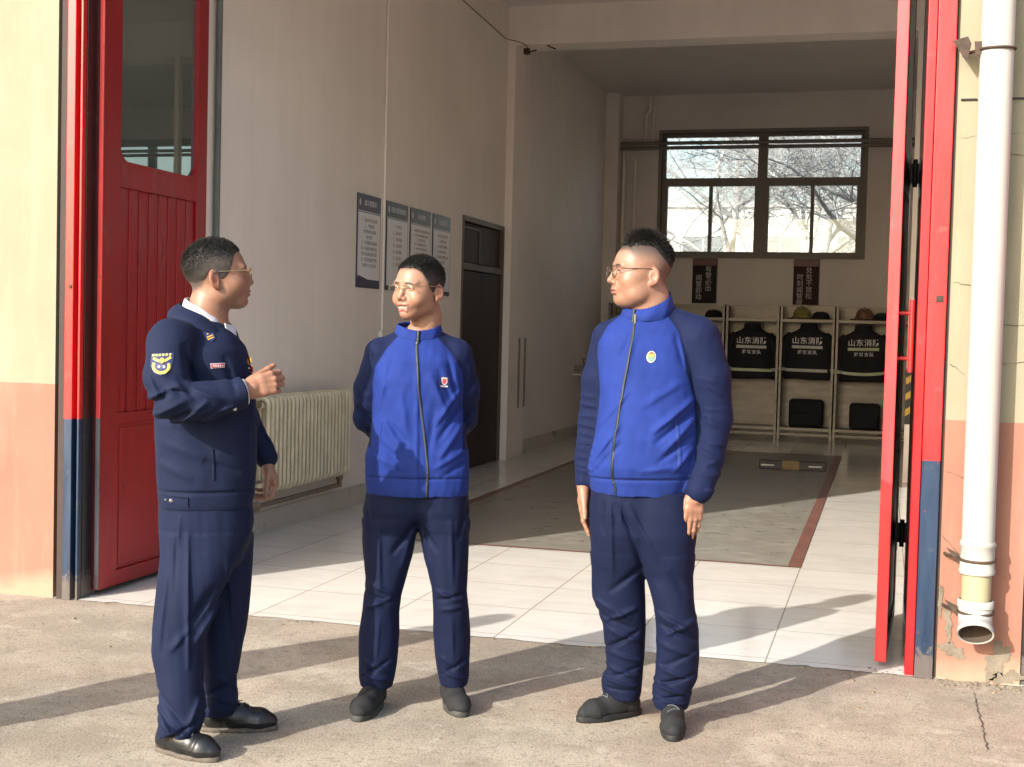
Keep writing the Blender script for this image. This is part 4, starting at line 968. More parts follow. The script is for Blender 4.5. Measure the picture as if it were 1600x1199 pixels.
# ---------------------------------------------------------------- head
def head_mesh(wx=1.0, jaw=1.0, neck=.058, smile=False, stub=1.0, fade=.0, grey=0., jowl=0., seed=0, tone=SKIN, nose=1.0, necklen=.17, neckoff=(0,.03)):
    s = Sdf((-.105,-.145,-.24), (.105,.125,.135), .0022)
    s.ell((0,.008,.030), (.077*wx,.099,.087), .01)
    s.ell((0,-.030,-.008), (.069*wx,.068,.088), .03)
    s.ell((0,-.030,-.060), (.057*jaw,.060,.056), .03)
    s.ell((0,-.072,-.098), (.030*jaw,.026,.021), .028)
    for d in (-1, 1):
        s.ell((d*.043*jaw,-.055,-.036), (.028,.034,.030), .025)
        s.ell((d*.050*jaw,-.005,-.070), (.020,.035,.026), .025)
        if jowl: s.ell((d*.045*jaw,-.035,-.085), (.026+jowl,.035,.024+jowl), .03)
        s.ell((d*.028,-.084,.017), (.025,.012,.007), .02)
        s.ell((d*.031,-.112,-.002), (.017,.017,.0115), .012, 'sub')
        s.ell((d*.031,-.085,-.003), (.0155,.0115,.0095), .004)
        s.ell((d*.031,-.0975,-.0045 if not smile else -.003), (.0125,.006,.0016), .002, 'sub')
    if jowl: s.ell((0,-.035,-.104), (.040,.045,.018+jowl), .03)
    s.chain([(0,-.090,.010), (0,-.102,-.012), (0,-.113*nose**.3,-.034)], [.006, .0075, .0105*nose], .012)
    for d in (-1, 1):
        s.ell((d*.0125*nose,-.104,-.040), (.0085,.010,.0075), .006)
        s.ell((d*.007,-.109,-.0465), (.0035,.005,.003), .002, 'sub')
    s.ell((0,-.088,-.062), (.030,.017,.022), .018)
    if smile:
        s.ell((0,-.1015,-.0620), (.025,.0085,.0052), .006); s.ell((0,-.0975,-.0860), (.022,.009,.0060), .005)
        s.ell((0,-.110,-.0730), (.0265,.017,.0085), .003, 'sub'); s.ell((0,-.090,-.070), (.022,.009,.0062), .002)
        for d in (-1, 1): s.ell((d*.045,-.072,-.045), (.018,.018,.018), .018); s.chain([(d*.022,-.108,-.043),(d*.036,-.098,-.062),(d*.037,-.092,-.080)], [.0015,.002,.001], .006, 'sub')
    else:
        s.ell((0,-.1015,-.0655), (.023,.009,.0052), .006); s.ell((0,-.0995,-.0765), (.020,.009,.0064), .006)
        s.ell((0,-.112,-.0705), (.0245,.011,.0018), .003, 'sub')
    s.ell((0,-.106,-.0875), (.016,.010,.0035), .008, 'sub')
    for d in (-1, 1):
        s.ell((d*.0800*wx,.016,-.018), (.0065,.0185,.0315), .006, rz=-d*.42, ry=d*.12)
        s.ell((d*.0775*wx,.008,-.044), (.0065,.010,.012), .006)
        s.ell((d*.0865*wx,.012,-.014), (.0050,.0115,.0205), .003, 'sub', rz=-d*.42)
        s.ell((d*.0835*wx,.006,-.022), (.0050,.006,.009), .003, 'sub')
    s.chain([(0,.020,-.045), (neckoff[0],.020+neckoff[1]*.5,-.11), (neckoff[0]*1.2,neckoff[1],-.235)], [neck*.98, neck, neck*1.12], .02)
    V, Q = s.mesh(1)
    x, y, z = V.T; ax_ = np.abs(x); tone = np.array(tone); col = np.tile(tone, (len(V), 1))
    def paint(c, m): nonlocal col; m = np.clip(m, 0, 1)[:,None]; col = col*(1-m)+np.array(c)*m
    front = y < -.06
    paint(tone*[1.02,.80,.76], .5*np.exp(-(((ax_-.045)/.022)**2+((z+.035)/.022)**2))*front)
    paint(tone*[1.0,.78,.74], .6*np.exp(-((x/.018)**2+((z+.038)/.016)**2))*(y < -.095))
    paint(tone*[1.0,.74,.70], .7*smoothstep(.074*wx, .084*wx, ax_)*(np.abs(z+.015) < .045)*(y > -.02))
    # stubble shadow round jaw
    paint(tone*[.72,.74,.76], .30*smoothstep(-.045,-.075,z)*smoothstep(-.15,-.11,-np.abs(z+.0)*1.0-.0)*(y < .0)*(z > -.125))
    lipc = (.27,.085,.07)
    if smile:
        paint(lipc, 1.2*np.exp(-((x/.024)**4+((z+.0625)/.0045)**2))*(y < -.09)); paint(lipc, 1.3*np.exp(-((x/.021)**4+((z+.0860)/.0055)**2))*(y < -.085))
        paint((.10,.03,.025), 1.5*np.exp(-((x/.0235)**4+((z+.0725)/.0075)**2))*(y > -.100)*(y < -.075)); paint((.34,.31,.25), 1.6*np.exp(-((x/.019)**4+((z+.0718)/.0048)**4))*(y > -.1005)*(y < -.08)*(y < -.085))
    else:
        paint(lipc, 1.1*np.exp(-((x/.022)**4+((z+.071)/.0085)**4))*(y < -.093)); paint((.16,.05,.04), 1.3*np.exp(-((x/.023)**4+((z+.0705)/.0020)**2))*(y < -.09))
    paint((.030,.022,.018), 1.5*np.exp(-(((ax_-.030)/.017)**4+((z-.0185-.10*(.030-ax_)*-1*(ax_ < .04)+.25*np.clip(ax_-.036,0,1))/.0042)**2))*front)
    ez = -.0045 if not smile else -.003
    paint((.025,.018,.015), 1.6*np.exp(-(((ax_-.031)/.0135)**4+((z-ez-.0022)/.0018)**2))*front)
    if not smile:
        paint((.36,.34,.33), 1.2*np.exp(-(((ax_-.031)/.0115)**4+((z-ez+.0006)/.0022)**2))*front); paint((.02,.013,.01), 1.5*np.exp(-(((ax_-.031)/.0042)**4+((z-ez+.0003)/.0030)**4))*front)
    paint((.07,.03,.025), 1.3*np.exp(-(((ax_-.007)/.004)**2+((z+.0475)/.0025)**2))*(y < -.095))
    # scalp stubble
    zb = hairline(y, ax_); m = smoothstep(-.006, .022, z-zb)
    nz = .93+.07*np.sin(900*x+700*z)*np.sin(800*y-650*z)
    dens = (1-fade*smoothstep(.08,.02,z)*smoothstep(.085,-.01,y))*m
    paint(np.array((.035,.030,.027))*(1+grey*4), dens*nz*stub)
    return V, Q, col
def hairline(y, ax_):
    z = np.interp(y, [-.11,-.085,-.066,-.056,-.049,-.040,-.028,-.014,-.002,.004,.030,.040,.055,.085,.11], [.066,.064,.060,.046,.022,.006,-.010,-.022,-.018,.000,.008,-.014,-.048,-.066,-.070])
    return z-.25*np.clip(.035-ax_, 0, 1)*(y < -.05)*.4
def hair_mesh(wx=1.0, top=.012, side=.003, ztop=.05, spike=.006, nsp=5000, seed=1, mat='hair', parent=None, fr=-.0, sidefade=.03, drop=.06, frontlow=.4, sidecol=(.02, .017, .015)):
    s = Sdf((-.11,-.125,-.09), (.11,.135,.165), .0025)
    def fn(X, Y, Z):
        c = (0,.008,.030); r = (.077*wx,.099,.087)
        x, y, z = X-c[0], Y-c[1], Z-c[2]; k0 = np.sqrt((x/r[0])**2+(y/r[1])**2+(z/r[2])**2); k1 = np.sqrt((x/r[0]**2)**2+(y/r[1]**2)**2+(z/r[2]**2)**2)+1e-9
        d = k0*(k0-1)/k1
        r2 = (.069*wx,.068,.088); x2, y2, z2 = X, Y+.030, Z+.008; k0 = np.sqrt((x2/r2[0])**2+(y2/r2[1])**2+(z2/r2[2])**2); k1 = np.sqrt((x2/r2[0]**2)**2+(y2/r2[1]**2)**2+(z2/r2[2]**2)**2)+1e-9
        d2 = k0*(k0-1)/k1; h_ = np.clip(.5+.5*(d-d2)/.03, 0, 1); d = d*(1-h_)+d2*h_-.03*h_*(1-h_)
        sline = Z-hairline(Y[0,:,0], 0)[None,:,None]-fr*(Y < -.04)
        zt = ztop-drop*smoothstep(.0, .10, Y); tp = top*(frontlow+(1-frontlow)*smoothstep(-.095, -.02, Y))*(1-.72*smoothstep(.02, .09, Y))*(1-.35*smoothstep(.03, .075, np.abs(X)))
        t = side*smoothstep(0, sidefade, sline)+(tp-side)*smoothstep(zt-.035, zt+.035, Z)
        t = t*smoothstep(-.002, .007, sline)+(-.008)*(1-smoothstep(-.004,.004,sline))
        t = t+(.0008+.10*t)*wnoise(X*3, Y*3, Z*3, seed)
        return d-t
    s.put(fn, (-.2,)*3, (.2,)*3, .0)
    V, Q = s.mesh(1)
    r = np.random.RandomState(seed); me_f = V[Q]; cen = me_f.mean(1); nrm = np.cross(me_f[:,2]-me_f[:,0], me_f[:,3]-me_f[:,1]); nrm /= np.linalg.norm(nrm, axis=1)[:,None]+1e-9
    out = cen-np.array([0,.008,.03]); flip = (nrm*out).sum(1) < 0; nrm[flip] *= -1
    ok = np.nonzero((cen[:,2] > hairline(cen[:,1], 0)+.006)&((cen/[.077*wx,.099,.087]-np.array([0,.08,.34])) ** 2).sum(1).__gt__(.92))[0]
    pk = r.choice(ok, nsp); c = cen[pk]; n = nrm[pk]; dirn = n+np.array([0,-.35,.35])*smoothstep(ztop-.02, ztop+.03, c[:,2])[:,None]+r.normal(size=n.shape)*.22
    dirn /= np.linalg.norm(dirn, axis=1)[:,None]; ln = (.0012+spike*smoothstep(ztop-.04, ztop+.03, c[:,2]+drop*.5*smoothstep(.0,.1,c[:,1])))*r.uniform(.5, 1.3, nsp)
    t1 = np.cross(dirn, r.normal(size=n.shape)); t1 /= np.linalg.norm(t1, axis=1)[:,None]; t2 = np.cross(dirn, t1); w_ = .0011
    A = c-n*.001+t1*w_; B = c-n*.001-t1*w_*.5+t2*w_*.87; Cc = c-n*.001-t1*w_*.5-t2*w_*.87; T = c+dirn*ln[:,None]
    base = len(V); V2 = np.concatenate([V, A, B, Cc, T]); k = np.arange(nsp)
    tri = np.concatenate([np.stack([base+k, base+nsp+k, base+3*nsp+k, base+3*nsp+k], 1), np.stack([base+nsp+k, base+2*nsp+k, base+3*nsp+k, base+3*nsp+k], 1), np.stack([base+2*nsp+k, base+k, base+3*nsp+k, base+3*nsp+k], 1)])
    zz = V2[:,2]+drop*smoothstep(0., .10, V2[:,1]); fs = smoothstep(ztop+.012, ztop-.035, zz)[:,None]*(.6+.4*np.sin(V2*410+V2[:,[1,2,0]]*530).prod(1))[:,None]
    col = np.array((.0065, .0058, .005))*(1-fs)+np.array(sidecol)*fs
    return V2, Q, tri[:, :3], col
def pose(V, c, th, sc=1, tilt=0, roll=0):
    V = np.asarray(V)*sc; ct, st = math.cos(tilt), math.sin(tilt)   # tilt: nod forward (about x)
    V = np.stack([V[:,0], V[:,1]*ct+V[:,2]*st, -V[:,1]*st+V[:,2]*ct], 1)
    cr, sr = math.cos(roll), math.sin(roll); V = np.stack([V[:,0]*cr+V[:,2]*sr, V[:,1], -V[:,0]*sr+V[:,2]*cr], 1)
    a, b = math.cos(th), math.sin(th)
    return np.stack([V[:,0]*a+V[:,1]*b, -V[:,0]*b+V[:,1]*a, V[:,2]], 1)+np.array(c)
def poly_join(parts):
    Vs = []; Qs = []; n = 0
    for V, Q in parts: Vs.append(V); Qs.append(Q+n); n += len(V)
    return np.concatenate(Vs), np.concatenate(Qs)
# ---------------------------------------------------------------- hand
def hand_mesh(w0, d, n, s_, curls, spread=(.10,.03,-.04,-.12), thumb=(.9,.5,-.3), thumb_bend=.5, sc=1.0, thick=1.0, wl=.03):
    """w0 wrist; d towards knuckles; n back of the hand; s_ towards the thumb"""
    w0 = np.array(w0, float); d = np.array(d, float); d /= np.linalg.norm(d); n = np.array(n, float); n -= d*(n@d); n /= np.linalg.norm(n); s0 = np.cross(d, n)
    if s0@np.array(s_) < 0: s0 = -s0
    P = lambda a, b, c: w0+sc*(d*a+s0*b+n*c)
    s = Sdf(w0-.21*sc, w0+.21*sc, .0024)
    s.chain([P(-wl-.04,0,0), P(-.01,0,0), P(.015,0,0)], [.026*sc, .0245*sc, .025*sc], .01)
    for b0, b1, r0, r1 in ((.018,.029,.0165,.0125),(.008,.0105,.0165,.0130),(-.006,-.0085,.0160,.0125),(-.017,-.027,.0150,.0115)):
        s.chain([P(.008,b0,-.001), P(.05,(b0+b1)/2,.001), P(.086-.20*abs(b1-.006),b1,.0)], [r0*sc*thick, r0*.95*sc*thick, r1*sc*thick], .008)
    s.chain([P(.012,.018,-.008), P(.045,.030,-.012)], [.017*sc, .013*sc], .012)      # thenar
    s.chain([P(.012,-.018,-.008), P(.055,-.022,-.010)], [.014*sc, .011*sc], .012)
    nails = []
    bases = [(.086,.029,0),(.090,.0095,.002),(.087,-.010,.001),(.078,-.028,-.002)]; LN = [(.042,.025,.020),(.047,.029,.021),(.043,.027,.021),(.034,.021,.018)]
    RR = [.0093,.0096,.0090,.0080]
    for i in range(4):
        p = P(*bases[i]); ang = 0; pts = [P(bases[i][0]-.018, bases[i][1]*.93, bases[i][2]-.001), p]; sp = spread[i]
        for L, c in zip(LN[i], curls[i]):
            ang += c; dd = (d*math.cos(sp)+s0*math.sin(sp))*math.cos(ang)-n*math.sin(ang); p = p+dd*L*sc; pts.append(p)
        r = RR[i]*sc; s.chain(pts, [r*1.12, r*1.10, r*.96, r*.86, r*.72], .0028)
        for q_ in pts[1:3]: s.ell(q_+n*.001, (r*1.06,)*3, .004)
        nn = n*math.cos(ang)+(d*math.cos(sp)+s0*math.sin(sp))*math.sin(ang); nails.append((pts[-1]+nn*r*.6, r))
    t0 = P(.022,.026,-.008); td = d*thumb[1]+s0*thumb[0]+n*thumb[2]; td /= np.linalg.norm(td); t1 = t0+td*.040*sc
    td2 = td*math.cos(thumb_bend)+d*math.sin(thumb_bend); td2 /= np.linalg.norm(td2); t2 = t1+td2*.034*sc; t3 = t2+td2*.024*sc
    s.chain([t0, t1], [.0150*sc, .0118*sc], .012); s.chain([t1, t2, t3], [.0112*sc, .0105*sc, .0082*sc], .004)
    V, Q = s.mesh(1)
    col = np.tile(SKIN*[1.0,.93,.9], (len(V), 1))
    for p, r in nails:
        m = np.exp(-(((V-p)**2).sum(1))/(r*.75)**2)[:,None]; col = col*(1-m*.5)+np.array((.42,.26,.19))*m*.5
    return V, Q, col
# ---------------------------------------------------------------- decals and trims lying on a garment
class Surf:
    def __init__(s, V, Q): s.t = BVHTree.FromPolygons([Vector(v) for v in V], [tuple(q) for q in Q])
    def hit(s, x, z, off=.0012, y0=-1):
        h = s.t.ray_cast(Vector((x, y0, z)), Vector((0, 1, 0)))
        if h[0] is None: return None
        return h[0]+Vector((0, -1, 0))*off
def decal(name, sf, pts, mat, parent, off=.0015, rings=4):
    cx = sum(p[0] for p in pts)/len(pts); cz = sum(p[1] for p in pts)/len(pts)
    out = []
    for i, p in enumerate(pts):   # densify
        q = pts[(i+1) % len(pts)]; L = math.dist(p, q); k = max(1, int(L/.008))
        out += [(p[0]+(q[0]-p[0])*j/k, p[1]+(q[1]-p[1])*j/k) for j in range(k)]
    b = MB(); R_ = []
    def H(x, z):
        h = sf.hit(x, z, off); return h if h is not None else Vector((x, -.1, z))
    c = b.bm.verts.new(H(cx, cz))
    for r in range(1, rings+1): R_.append([b.bm.verts.new(H(cx+(p[0]-cx)*r/rings, cz+(p[1]-cz)*r/rings)) for p in out])
    n = len(out)
    for i in range(n):
        b.bm.faces.new((c, R_[0][i], R_[0][(i+1) % n])).smooth = True
        for r in range(rings-1): b.bm.faces.new((R_[r][i], R_[r+1][i], R_[r+1][(i+1) % n], R_[r][(i+1) % n])).smooth = True
    bmesh.ops.recalc_face_normals(b.bm, faces=b.bm.faces)
    return b.build(name, mat, parent, recalc=False)
def oval(cx, cz, rx, rz, n=20, rot=0): return [(cx+rx*math.cos(a)*math.cos(rot)-rz*math.sin(a)*math.sin(rot), cz+rx*math.cos(a)*math.sin(rot)+rz*math.sin(a)*math.cos(rot)) for a in np.linspace(0, 2*PI, n+1)[:-1]]
def ribbon(name, sf, path, wd, mat, parent, off=.002, th=.0015):
    P_ = []
    for i in range(len(path)-1):
        L = math.dist(path[i], path[i+1]); k = max(2, int(L/.008))
        P_ += [(path[i][0]+(path[i+1][0]-path[i][0])*j/k, path[i][1]+(path[i+1][1]-path[i][1])*j/k) for j in range(k)]
    P_.append(path[-1]); b = MB(); rows = []
    for i, p in enumerate(P_):
        q0 = P_[max(i-1, 0)]; q1 = P_[min(i+1, len(P_)-1)]; dx, dz = q1[0]-q0[0], q1[1]-q0[1]; L = math.hypot(dx, dz)+1e-9; nx, nz = -dz/L, dx/L; row = []
        for u in (-1, -.5, 0, .5, 1):
            h = sf.hit(p[0]+nx*wd*u/2, p[1]+nz*wd*u/2, off+th*(1-u*u))
            row.append(h)
        if any(h is None for h in row): continue
        rows.append([b.bm.verts.new(h) for h in row])
    for a, c in zip(rows, rows[1:]):
        for k in range(4): b.bm.faces.new((a[k], a[k+1], c[k+1], c[k])).smooth = True
    return b.build(name, mat, parent)
def collar(name, c, rb, rt, z0fn, z1fn, front, gap, mat, parent, th=.004, flare=.0, n=60, fold=0):
    """open ring: c centre xy, rb/rt radii (x,y) at bottom/top, front = angle of the opening (0 = -y, + to -x)"""
    rows = []
    for i in range(n+1):
        a = gap+(2*PI-2*gap)*i/n; ang = a; dx, dy = math.sin(ang+front)*-1, -math.cos(ang+front); z0, z1 = z0fn(a), z1fn(a); r = []
        for j in range(7):
            t = j/6; R0 = (rb[0]*(1-t)+rt[0]*t, rb[1]*(1-t)+rt[1]*t); fl = flare*math.sin(t*PI)*.5
            wob = .0015*math.sin(9*a+3*t)
            r.append(Vector((c[0]+dx*(R0[0]+fl+wob), c[1]+dy*(R0[1]+fl+wob), z0*(1-t)+z1*t)))
        top = r[-1]; ins = [Vector((p.x-dx*th, p.y-dy*th, p.z)) for p in r[::-1]]
        rows.append(r+[Vector((top.x-dx*th*.5, top.y-dy*th*.5, top.z+th*.4))]+ins)
    b = MB(); V = b.grid(lambda i, j: rows[i][j], n+1, len(rows[0]))
    for e in (0, n): b.bm.faces.new(V[e])
    o = b.build(name, mat, parent)
    for at in ('panel', 'seam'): 
        a_ = o.data.attributes.new(at, 'FLOAT', 'POINT'); a_.data.foreach_set('value', np.full(len(o.data.vertices), -1. if at == 'panel' else 1., f32))
    return o
def glasses(parent, c, th, sc, mat, rim=True, tilt=0, z=-.004, roll=0, rx=.0245, rz=.0185, tipmat=None, y=-.114, wire=.0009):
    def T(p): return Vector(pose(np.array([p]), c, th, sc, tilt, roll)[0])
    b = MB()
    for d in (-1, 1):
        ring = [T((d*.0335+rx*math.cos(a), y+.004*abs(math.cos(a))*(1 if math.cos(a)*d > 0 else 0), z+rz*math.sin(a)*(1 if math.sin(a) > 0 else 1.05))) for a in (np.linspace(0, 2*PI, 25) if rim else np.linspace(-.2, PI+.2, 16))]
        b.tube(ring, wire*sc, 6, not rim)
        b.tube([T(p) for p in ((d*(.0335+rx), y+.005, z+.006), (d*.068, -.098, z+.009), (d*.0765, -.06, z+.010), (d*.0815, .002, z+.010), (d*.083, .018, z+.006))], .0003+wire*sc, 6)
        b.tube([T(p) for p in ((d*.012, y+.004, z-.004), (d*.010, y+.012, z-.010))], .0008, 4)
    b.tube([T(p) for p in ((-.010, y, z+.004), (0, y-.003, z+.007), (.010, y, z+.004))], .0010*sc, 5)
    o = b.build('glasses', mat, parent)
    for d in (-1, 1):
        b = MB(); pts = [b.bm.verts.new(T((d*.0335+rx*math.cos(a), y+.001, z+rz*math.sin(a)))) for a in np.linspace(0, 2*PI, 25)[:-1]]; b.bm.faces.new(pts); b.build('lens', M['lens'], o)
        b = MB(); b.tube([T(p) for p in ((d*.0815, .0, z+.010), (d*.0835, .018, z+.006), (d*.082, .030, z-.012))], .0019*sc, 6); b.build('temple_tip', tipmat or M['black'], o)
    return o
def shoe(parent, heel, toe, kind='knit', w_=.046, hgt=.085):
    """heel/toe ground points (x,y) local"""
    h = np.array([*heel, 0.]); t = np.array([*toe, 0.]); d = (t-h); L = np.linalg.norm(d); d /= L; sd = np.array([d[1], -d[0], 0]); up = np.array([0,0,1.])
    P = lambda a, b, c: h+d*a*L+sd*b+up*c
    s = Sdf(np.minimum(h, t)-.09, np.maximum(h, t)+np.array([.09,.09,.17]), .0035)
    s.chain([P(.16,0,.045), P(.45,.002,.045)], [.034,.038], .02); s.chain([P(.45,.002,.040), P(.76,0,.034), P(.90,-.003,.030)], [.038,.043,.028], .02)
    s.chain([P(.17,0,.05), P(.22,0,hgt+.03)], [.033,.034], .02); s.chain([P(.26,0,hgt-.015), P(.52,0,.066)], [.036,.030], .03)
    def flat(X, Y, Z): return (Z-.014)+0*X+0*Y
    def ridge(X, Y, Z):
        u = ((X-h[0])*d[0]+(Y-h[1])*d[1])/L
        return u, Z
    X, Y, Z = s.ax[0][:,None,None], s.ax[1][None,:,None], s.ax[2][None,None,:]; u, _ = ridge(X, Y, Z)
    s.F = s.F+(.0016*np.exp(-((u-.70-(Z-.03)*1.2)/.012)**2)+.0014*np.exp(-((u-.30+(Z-.03)*1.0)/.012)**2)-.0014*np.exp(-((Z-.034)/.004)**2)).astype(f32)
    s.put(flat, s.lo, s.lo+s.n*s.h, .004, 'sub')
    V, Q = s.mesh(1); mt = M['leather'] if kind == 'leather' else M['shoe']
    o = mesh_obj('shoe', V, Q, mt, parent)
    out = []
    for k in range(40):
        a = 2*PI*k/40; ca, sa = math.cos(a), math.sin(a); ww = w_*(1.0 if ca > 0 else .86)*(1-.18*max(0, -ca)); u = .5+.5*abs(ca)**.85*(1 if ca > 0 else -1)*1.03
        q = P(u, ww*abs(sa)**.8*(1 if sa > 0 else -1)*(1-.25*max(0, u-.75)), 0); out.append((q[0], q[1]))
    b = MB(); b.prism(out, 'z', .0, .017 if kind == 'leather' else .024, smooth=True); b.build('sole', M['leathersole'] if kind == 'leather' else M['sole_g'] if kind == 'slip' else M['sole'], o, .004)
    sf = BVHTree.FromPolygons([Vector(v) for v in V], [tuple(q) for q in Q])
    if kind != 'slip':
        b = MB()
        for k in range(6):
            a = .31+.062*k; pl = []
            for u in np.linspace(-1, 1, 9):
                p = P(a+.028*u*(1 if k % 2 else -1), u*.022, .3); hh = sf.ray_cast(Vector(p), Vector((0,0,-1)))
                if hh[0]: pl.append(hh[0]+Vector((0,0,.0012)))
            if len(pl) > 3: b.tube(pl, .0022, 5)
        for sg in (-1, 1):
            pl = []
            for u in np.linspace(0, 1, 8):
                p = P(.42+.10*math.sin(u*PI)*1.2, sg*(.004+.036*u*(1.2-u)), .3); hh = sf.ray_cast(Vector(p), Vector((0,0,-1)))
                if hh[0]: pl.append(hh[0]+Vector((0,0,.003+.004*math.sin(u*PI))))
            if len(pl) > 3: b.tube(pl, .0018, 5)
        b.build('lace', M['lace'], o)
    return o
def vp(Dd):
    """point that shows at (x,z) of the person's own plane, but lies y farther away"""
    return lambda x, y, z: (x*(Dd+y)/Dd, y, 1.45+(z-1.45)*(Dd+y)/Dd)
def garment_obj(name, s, mat, parent, attr_fn=None, smooth=1):
    V, Q = s.mesh(smooth); at = {'seam': np.ones(len(V)), 'panel': -np.ones(len(V))}
    if attr_fn: at.update(attr_fn(V))
    return mesh_obj(name, V, Q, mat, parent, at), V, Q
def displace(s, fn):
    X, Y, Z = s.ax[0][:,None,None], s.ax[1][None,:,None], s.ax[2][None,None,:]
    m = s.F < .05
    d = (fn(X, Y, Z)+np.zeros(s.F.shape, f32)).astype(f32); s.F = np.where(m, s.F-d, s.F)
def inner_body(parts_spec):
    s = Sdf((-.40,-.36,.0), (.32,.36,1.62), .009)
    for pts, rs in parts_spec: s.chain(pts, rs, .02)
    V, Q = s.mesh(2); return V, Q, np.tile(SKIN, (len(V), 1))
def body_obj(root, pieces, label=None):
    V, Q = poly_join([(p[0], p[1]) for p in pieces]); col = np.concatenate([p[2] for p in pieces])
    return mesh_obj('body', V, Q, M['skin'], root, {'tone': col})
def hair_obj(root, hp, c, th, sc, tilt=0, roll=0):
    V, Q, T3, col = hair_mesh(**hp); V = pose(V, c, th, sc, tilt, roll)
    me = D.meshes.new('hair'); me.from_pydata([tuple(v) for v in V], [], [tuple(q) for q in Q]+[tuple(t) for t in T3]); me.update()
    me.polygons.foreach_set('use_smooth', [True]*len(Q)+[False]*len(T3)); a_ = me.attributes.new('tone', 'FLOAT_COLOR', 'POINT'); a_.data.foreach_set('color', np.concatenate([col, np.ones((len(col), 1))], 1).astype(f32).ravel()); me.materials.append(M['hair'])
    o = D.objects.new('hair', me); C.objects.link(o); o.parent = root; return o
# ================================================================ the man in the middle
def seamx(path):
    p = sorted((z, x) for x, z in path); zz = [q[0] for q in p]; xx = [q[1] for q in p]
    return lambda z: np.interp(z, zz, xx)
def middle_man():
    root = thing('person', 'smiling man in a blue tracksuit top, hands behind his back, between two others', 'person', (-1.68, 4.68, 0), .3447)
    # jacket
    s = Sdf((-.30,-.19,.79), (.26,.26,1.47), .0042)
    torso = [(.822,-.200,.180,0,.118),(.845,-.206,.184,0,.124),(.90,-.211,.188,0,.130),(.96,-.210,.186,0,.133),(1.05,-.192,.170,0,.128),(1.15,-.176,.152,0,.122),(1.25,-.178,.156,0,.122),(1.33,-.172,.150,.005,.114),(1.385,-.135,.108,.012,.092),(1.43,-.092,.062,.018,.072)]
    s.zloft(torso, 0)
    arms = [([(-.155,.015,1.345),(-.198,.035,1.22),(-.203,.062,1.105),(-.13,.135,1.02),(-.03,.16,.985)], [.066,.060,.056,.048,.042]),
            ([(.125,.015,1.345),(.158,.04,1.22),(.158,.075,1.11),(.10,.14,1.02),(.01,.165,.985)], [.066,.060,.055,.048,.042])]
    for p, r in arms: s.chain(p, r, .014)
    for d, x1 in ((-1,-.145), (1,.115)): s.chain([(-.014+d*.045,.02,1.405), (x1,.015,1.355)], [.048,.058], .02)
    folds = [(-.02,1.38,-.012,.83,.010,.0035), (.055,1.30,.12,1.17,.014,-.006), (.03,1.28,.10,1.12,.016,.006), (.09,1.36,.13,1.20,.013,-.006), (.14,1.22,.05,1.09,.012,.006), (.15,1.16,.06,1.03,.013,-.006),
             (.16,1.10,.07,.97,.014,.006), (.05,1.16,.03,.99,.014,-.005), (-.13,1.30,-.16,1.15,.014,.004), (-.15,1.12,-.07,1.0,.016,.005), (-.17,1.04,-.08,.96,.013,-.005), (-.18,.98,-.06,.93,.014,.005), (-.12,1.10,-.04,1.02,.014,-.004),
             (.17,1.0,.05,.93,.013,.005), (.17,.95,.08,.90,.011,-.004), (-.08,1.22,-.05,1.05,.018,.004), (-.10,1.36,-.14,1.24,.012,-.004),
             (-.21,.895,.19,.895,.005,-.004), (-.24,1.15,-.19,1.09,.010,-.006), (-.25,1.19,-.19,1.13,.010,.005), (.21,1.17,.16,1.10,.010,-.006), (.205,1.13,.17,1.06,.009,.005), (-.245,1.26,-.20,1.20,.012,-.004), (.205,1.26,.165,1.20,.012,-.004)]
    displace(s, lambda X, Y, Z: fold_disp(X+0*Y, Z, folds)*(Y < .06)+.0028*wnoise(X, Y, Z, 3, (1,1,.6))+.0018*wnoise(X*2, Y, Z*1.4, 5))
    tf = zloft_fn(torso)
    sl_, sr_ = seamx([(-.098,1.415),(-.137,1.371),(-.178,1.303),(-.187,1.24),(-.187,1.0),(-.30,.98)]), seamx([(.058,1.415),(.108,1.36),(.150,1.293),(.156,1.24),(.156,1.0),(.30,.98)])
    def at(V):
        x, y, z = V.T; pan = np.maximum(sl_(z)-x, x-sr_(z)); back = y > .10
        pan = np.where(z < 1.0, np.where(back & (np.abs(x) < .16), .01, -1), pan)
        seam = np.where(pan > -.5, pan, 1); hs = np.abs(z-.893)*.7; return {'panel': pan, 'seam': np.where(np.abs(hs) < np.abs(seam), hs, seam)}
    jk, V, Q = garment_obj('jacket', s, M['track'], root, at)
    sf = Surf(V, Q)
    col = collar('collar', (-.018,.012), (.086,.080), (.083,.076), lambda a: 1.395+.010*math.cos(a+PI), lambda a: 1.462-.022*max(0, math.cos(a))**2+.012*max(0, -math.cos(a)), .0, .03, M['track_blue'], jk, .005, .012)
    zp = [(-.022,1.40),(-.023,1.374),(-.017,1.30),(-.011,1.222),(.001,1.13),(.013,1.052),(.022,.98),(.028,.924),(.025,.824)]
    z_ = ribbon('zip', sf, zp, .010, M['zipm'], jk, .001, .003)
    b = MB(); b.tube([(-.0205,-.0755,1.392),(-.019,-.0735,1.420),(-.018,-.070,1.441)], .0055, 8); b.build('collar_zip', M['zipm'], z_)
    b = MB(); b.box(-.026,-.017,-.0785,-.0735,1.375,1.398); b.box(-.0245,-.0185,-.081,-.077,1.352,1.378); b.build('puller', M['zipsilver'], z_, .0015)
    # chest badge: dark square, white shield with red centre, white bar
    decal('badge', sf, [(.060,1.233),(.099,1.230),(.101,1.272),(.062,1.274)], M['badge_navy'], jk, .0022)
    decal('shield', sf, [(.071,1.270),(.092,1.269),(.0925,1.252),(.088,1.245),(.082,1.242),(.076,1.245),(.0715,1.253)], M['badge_white'], jk, .0036)
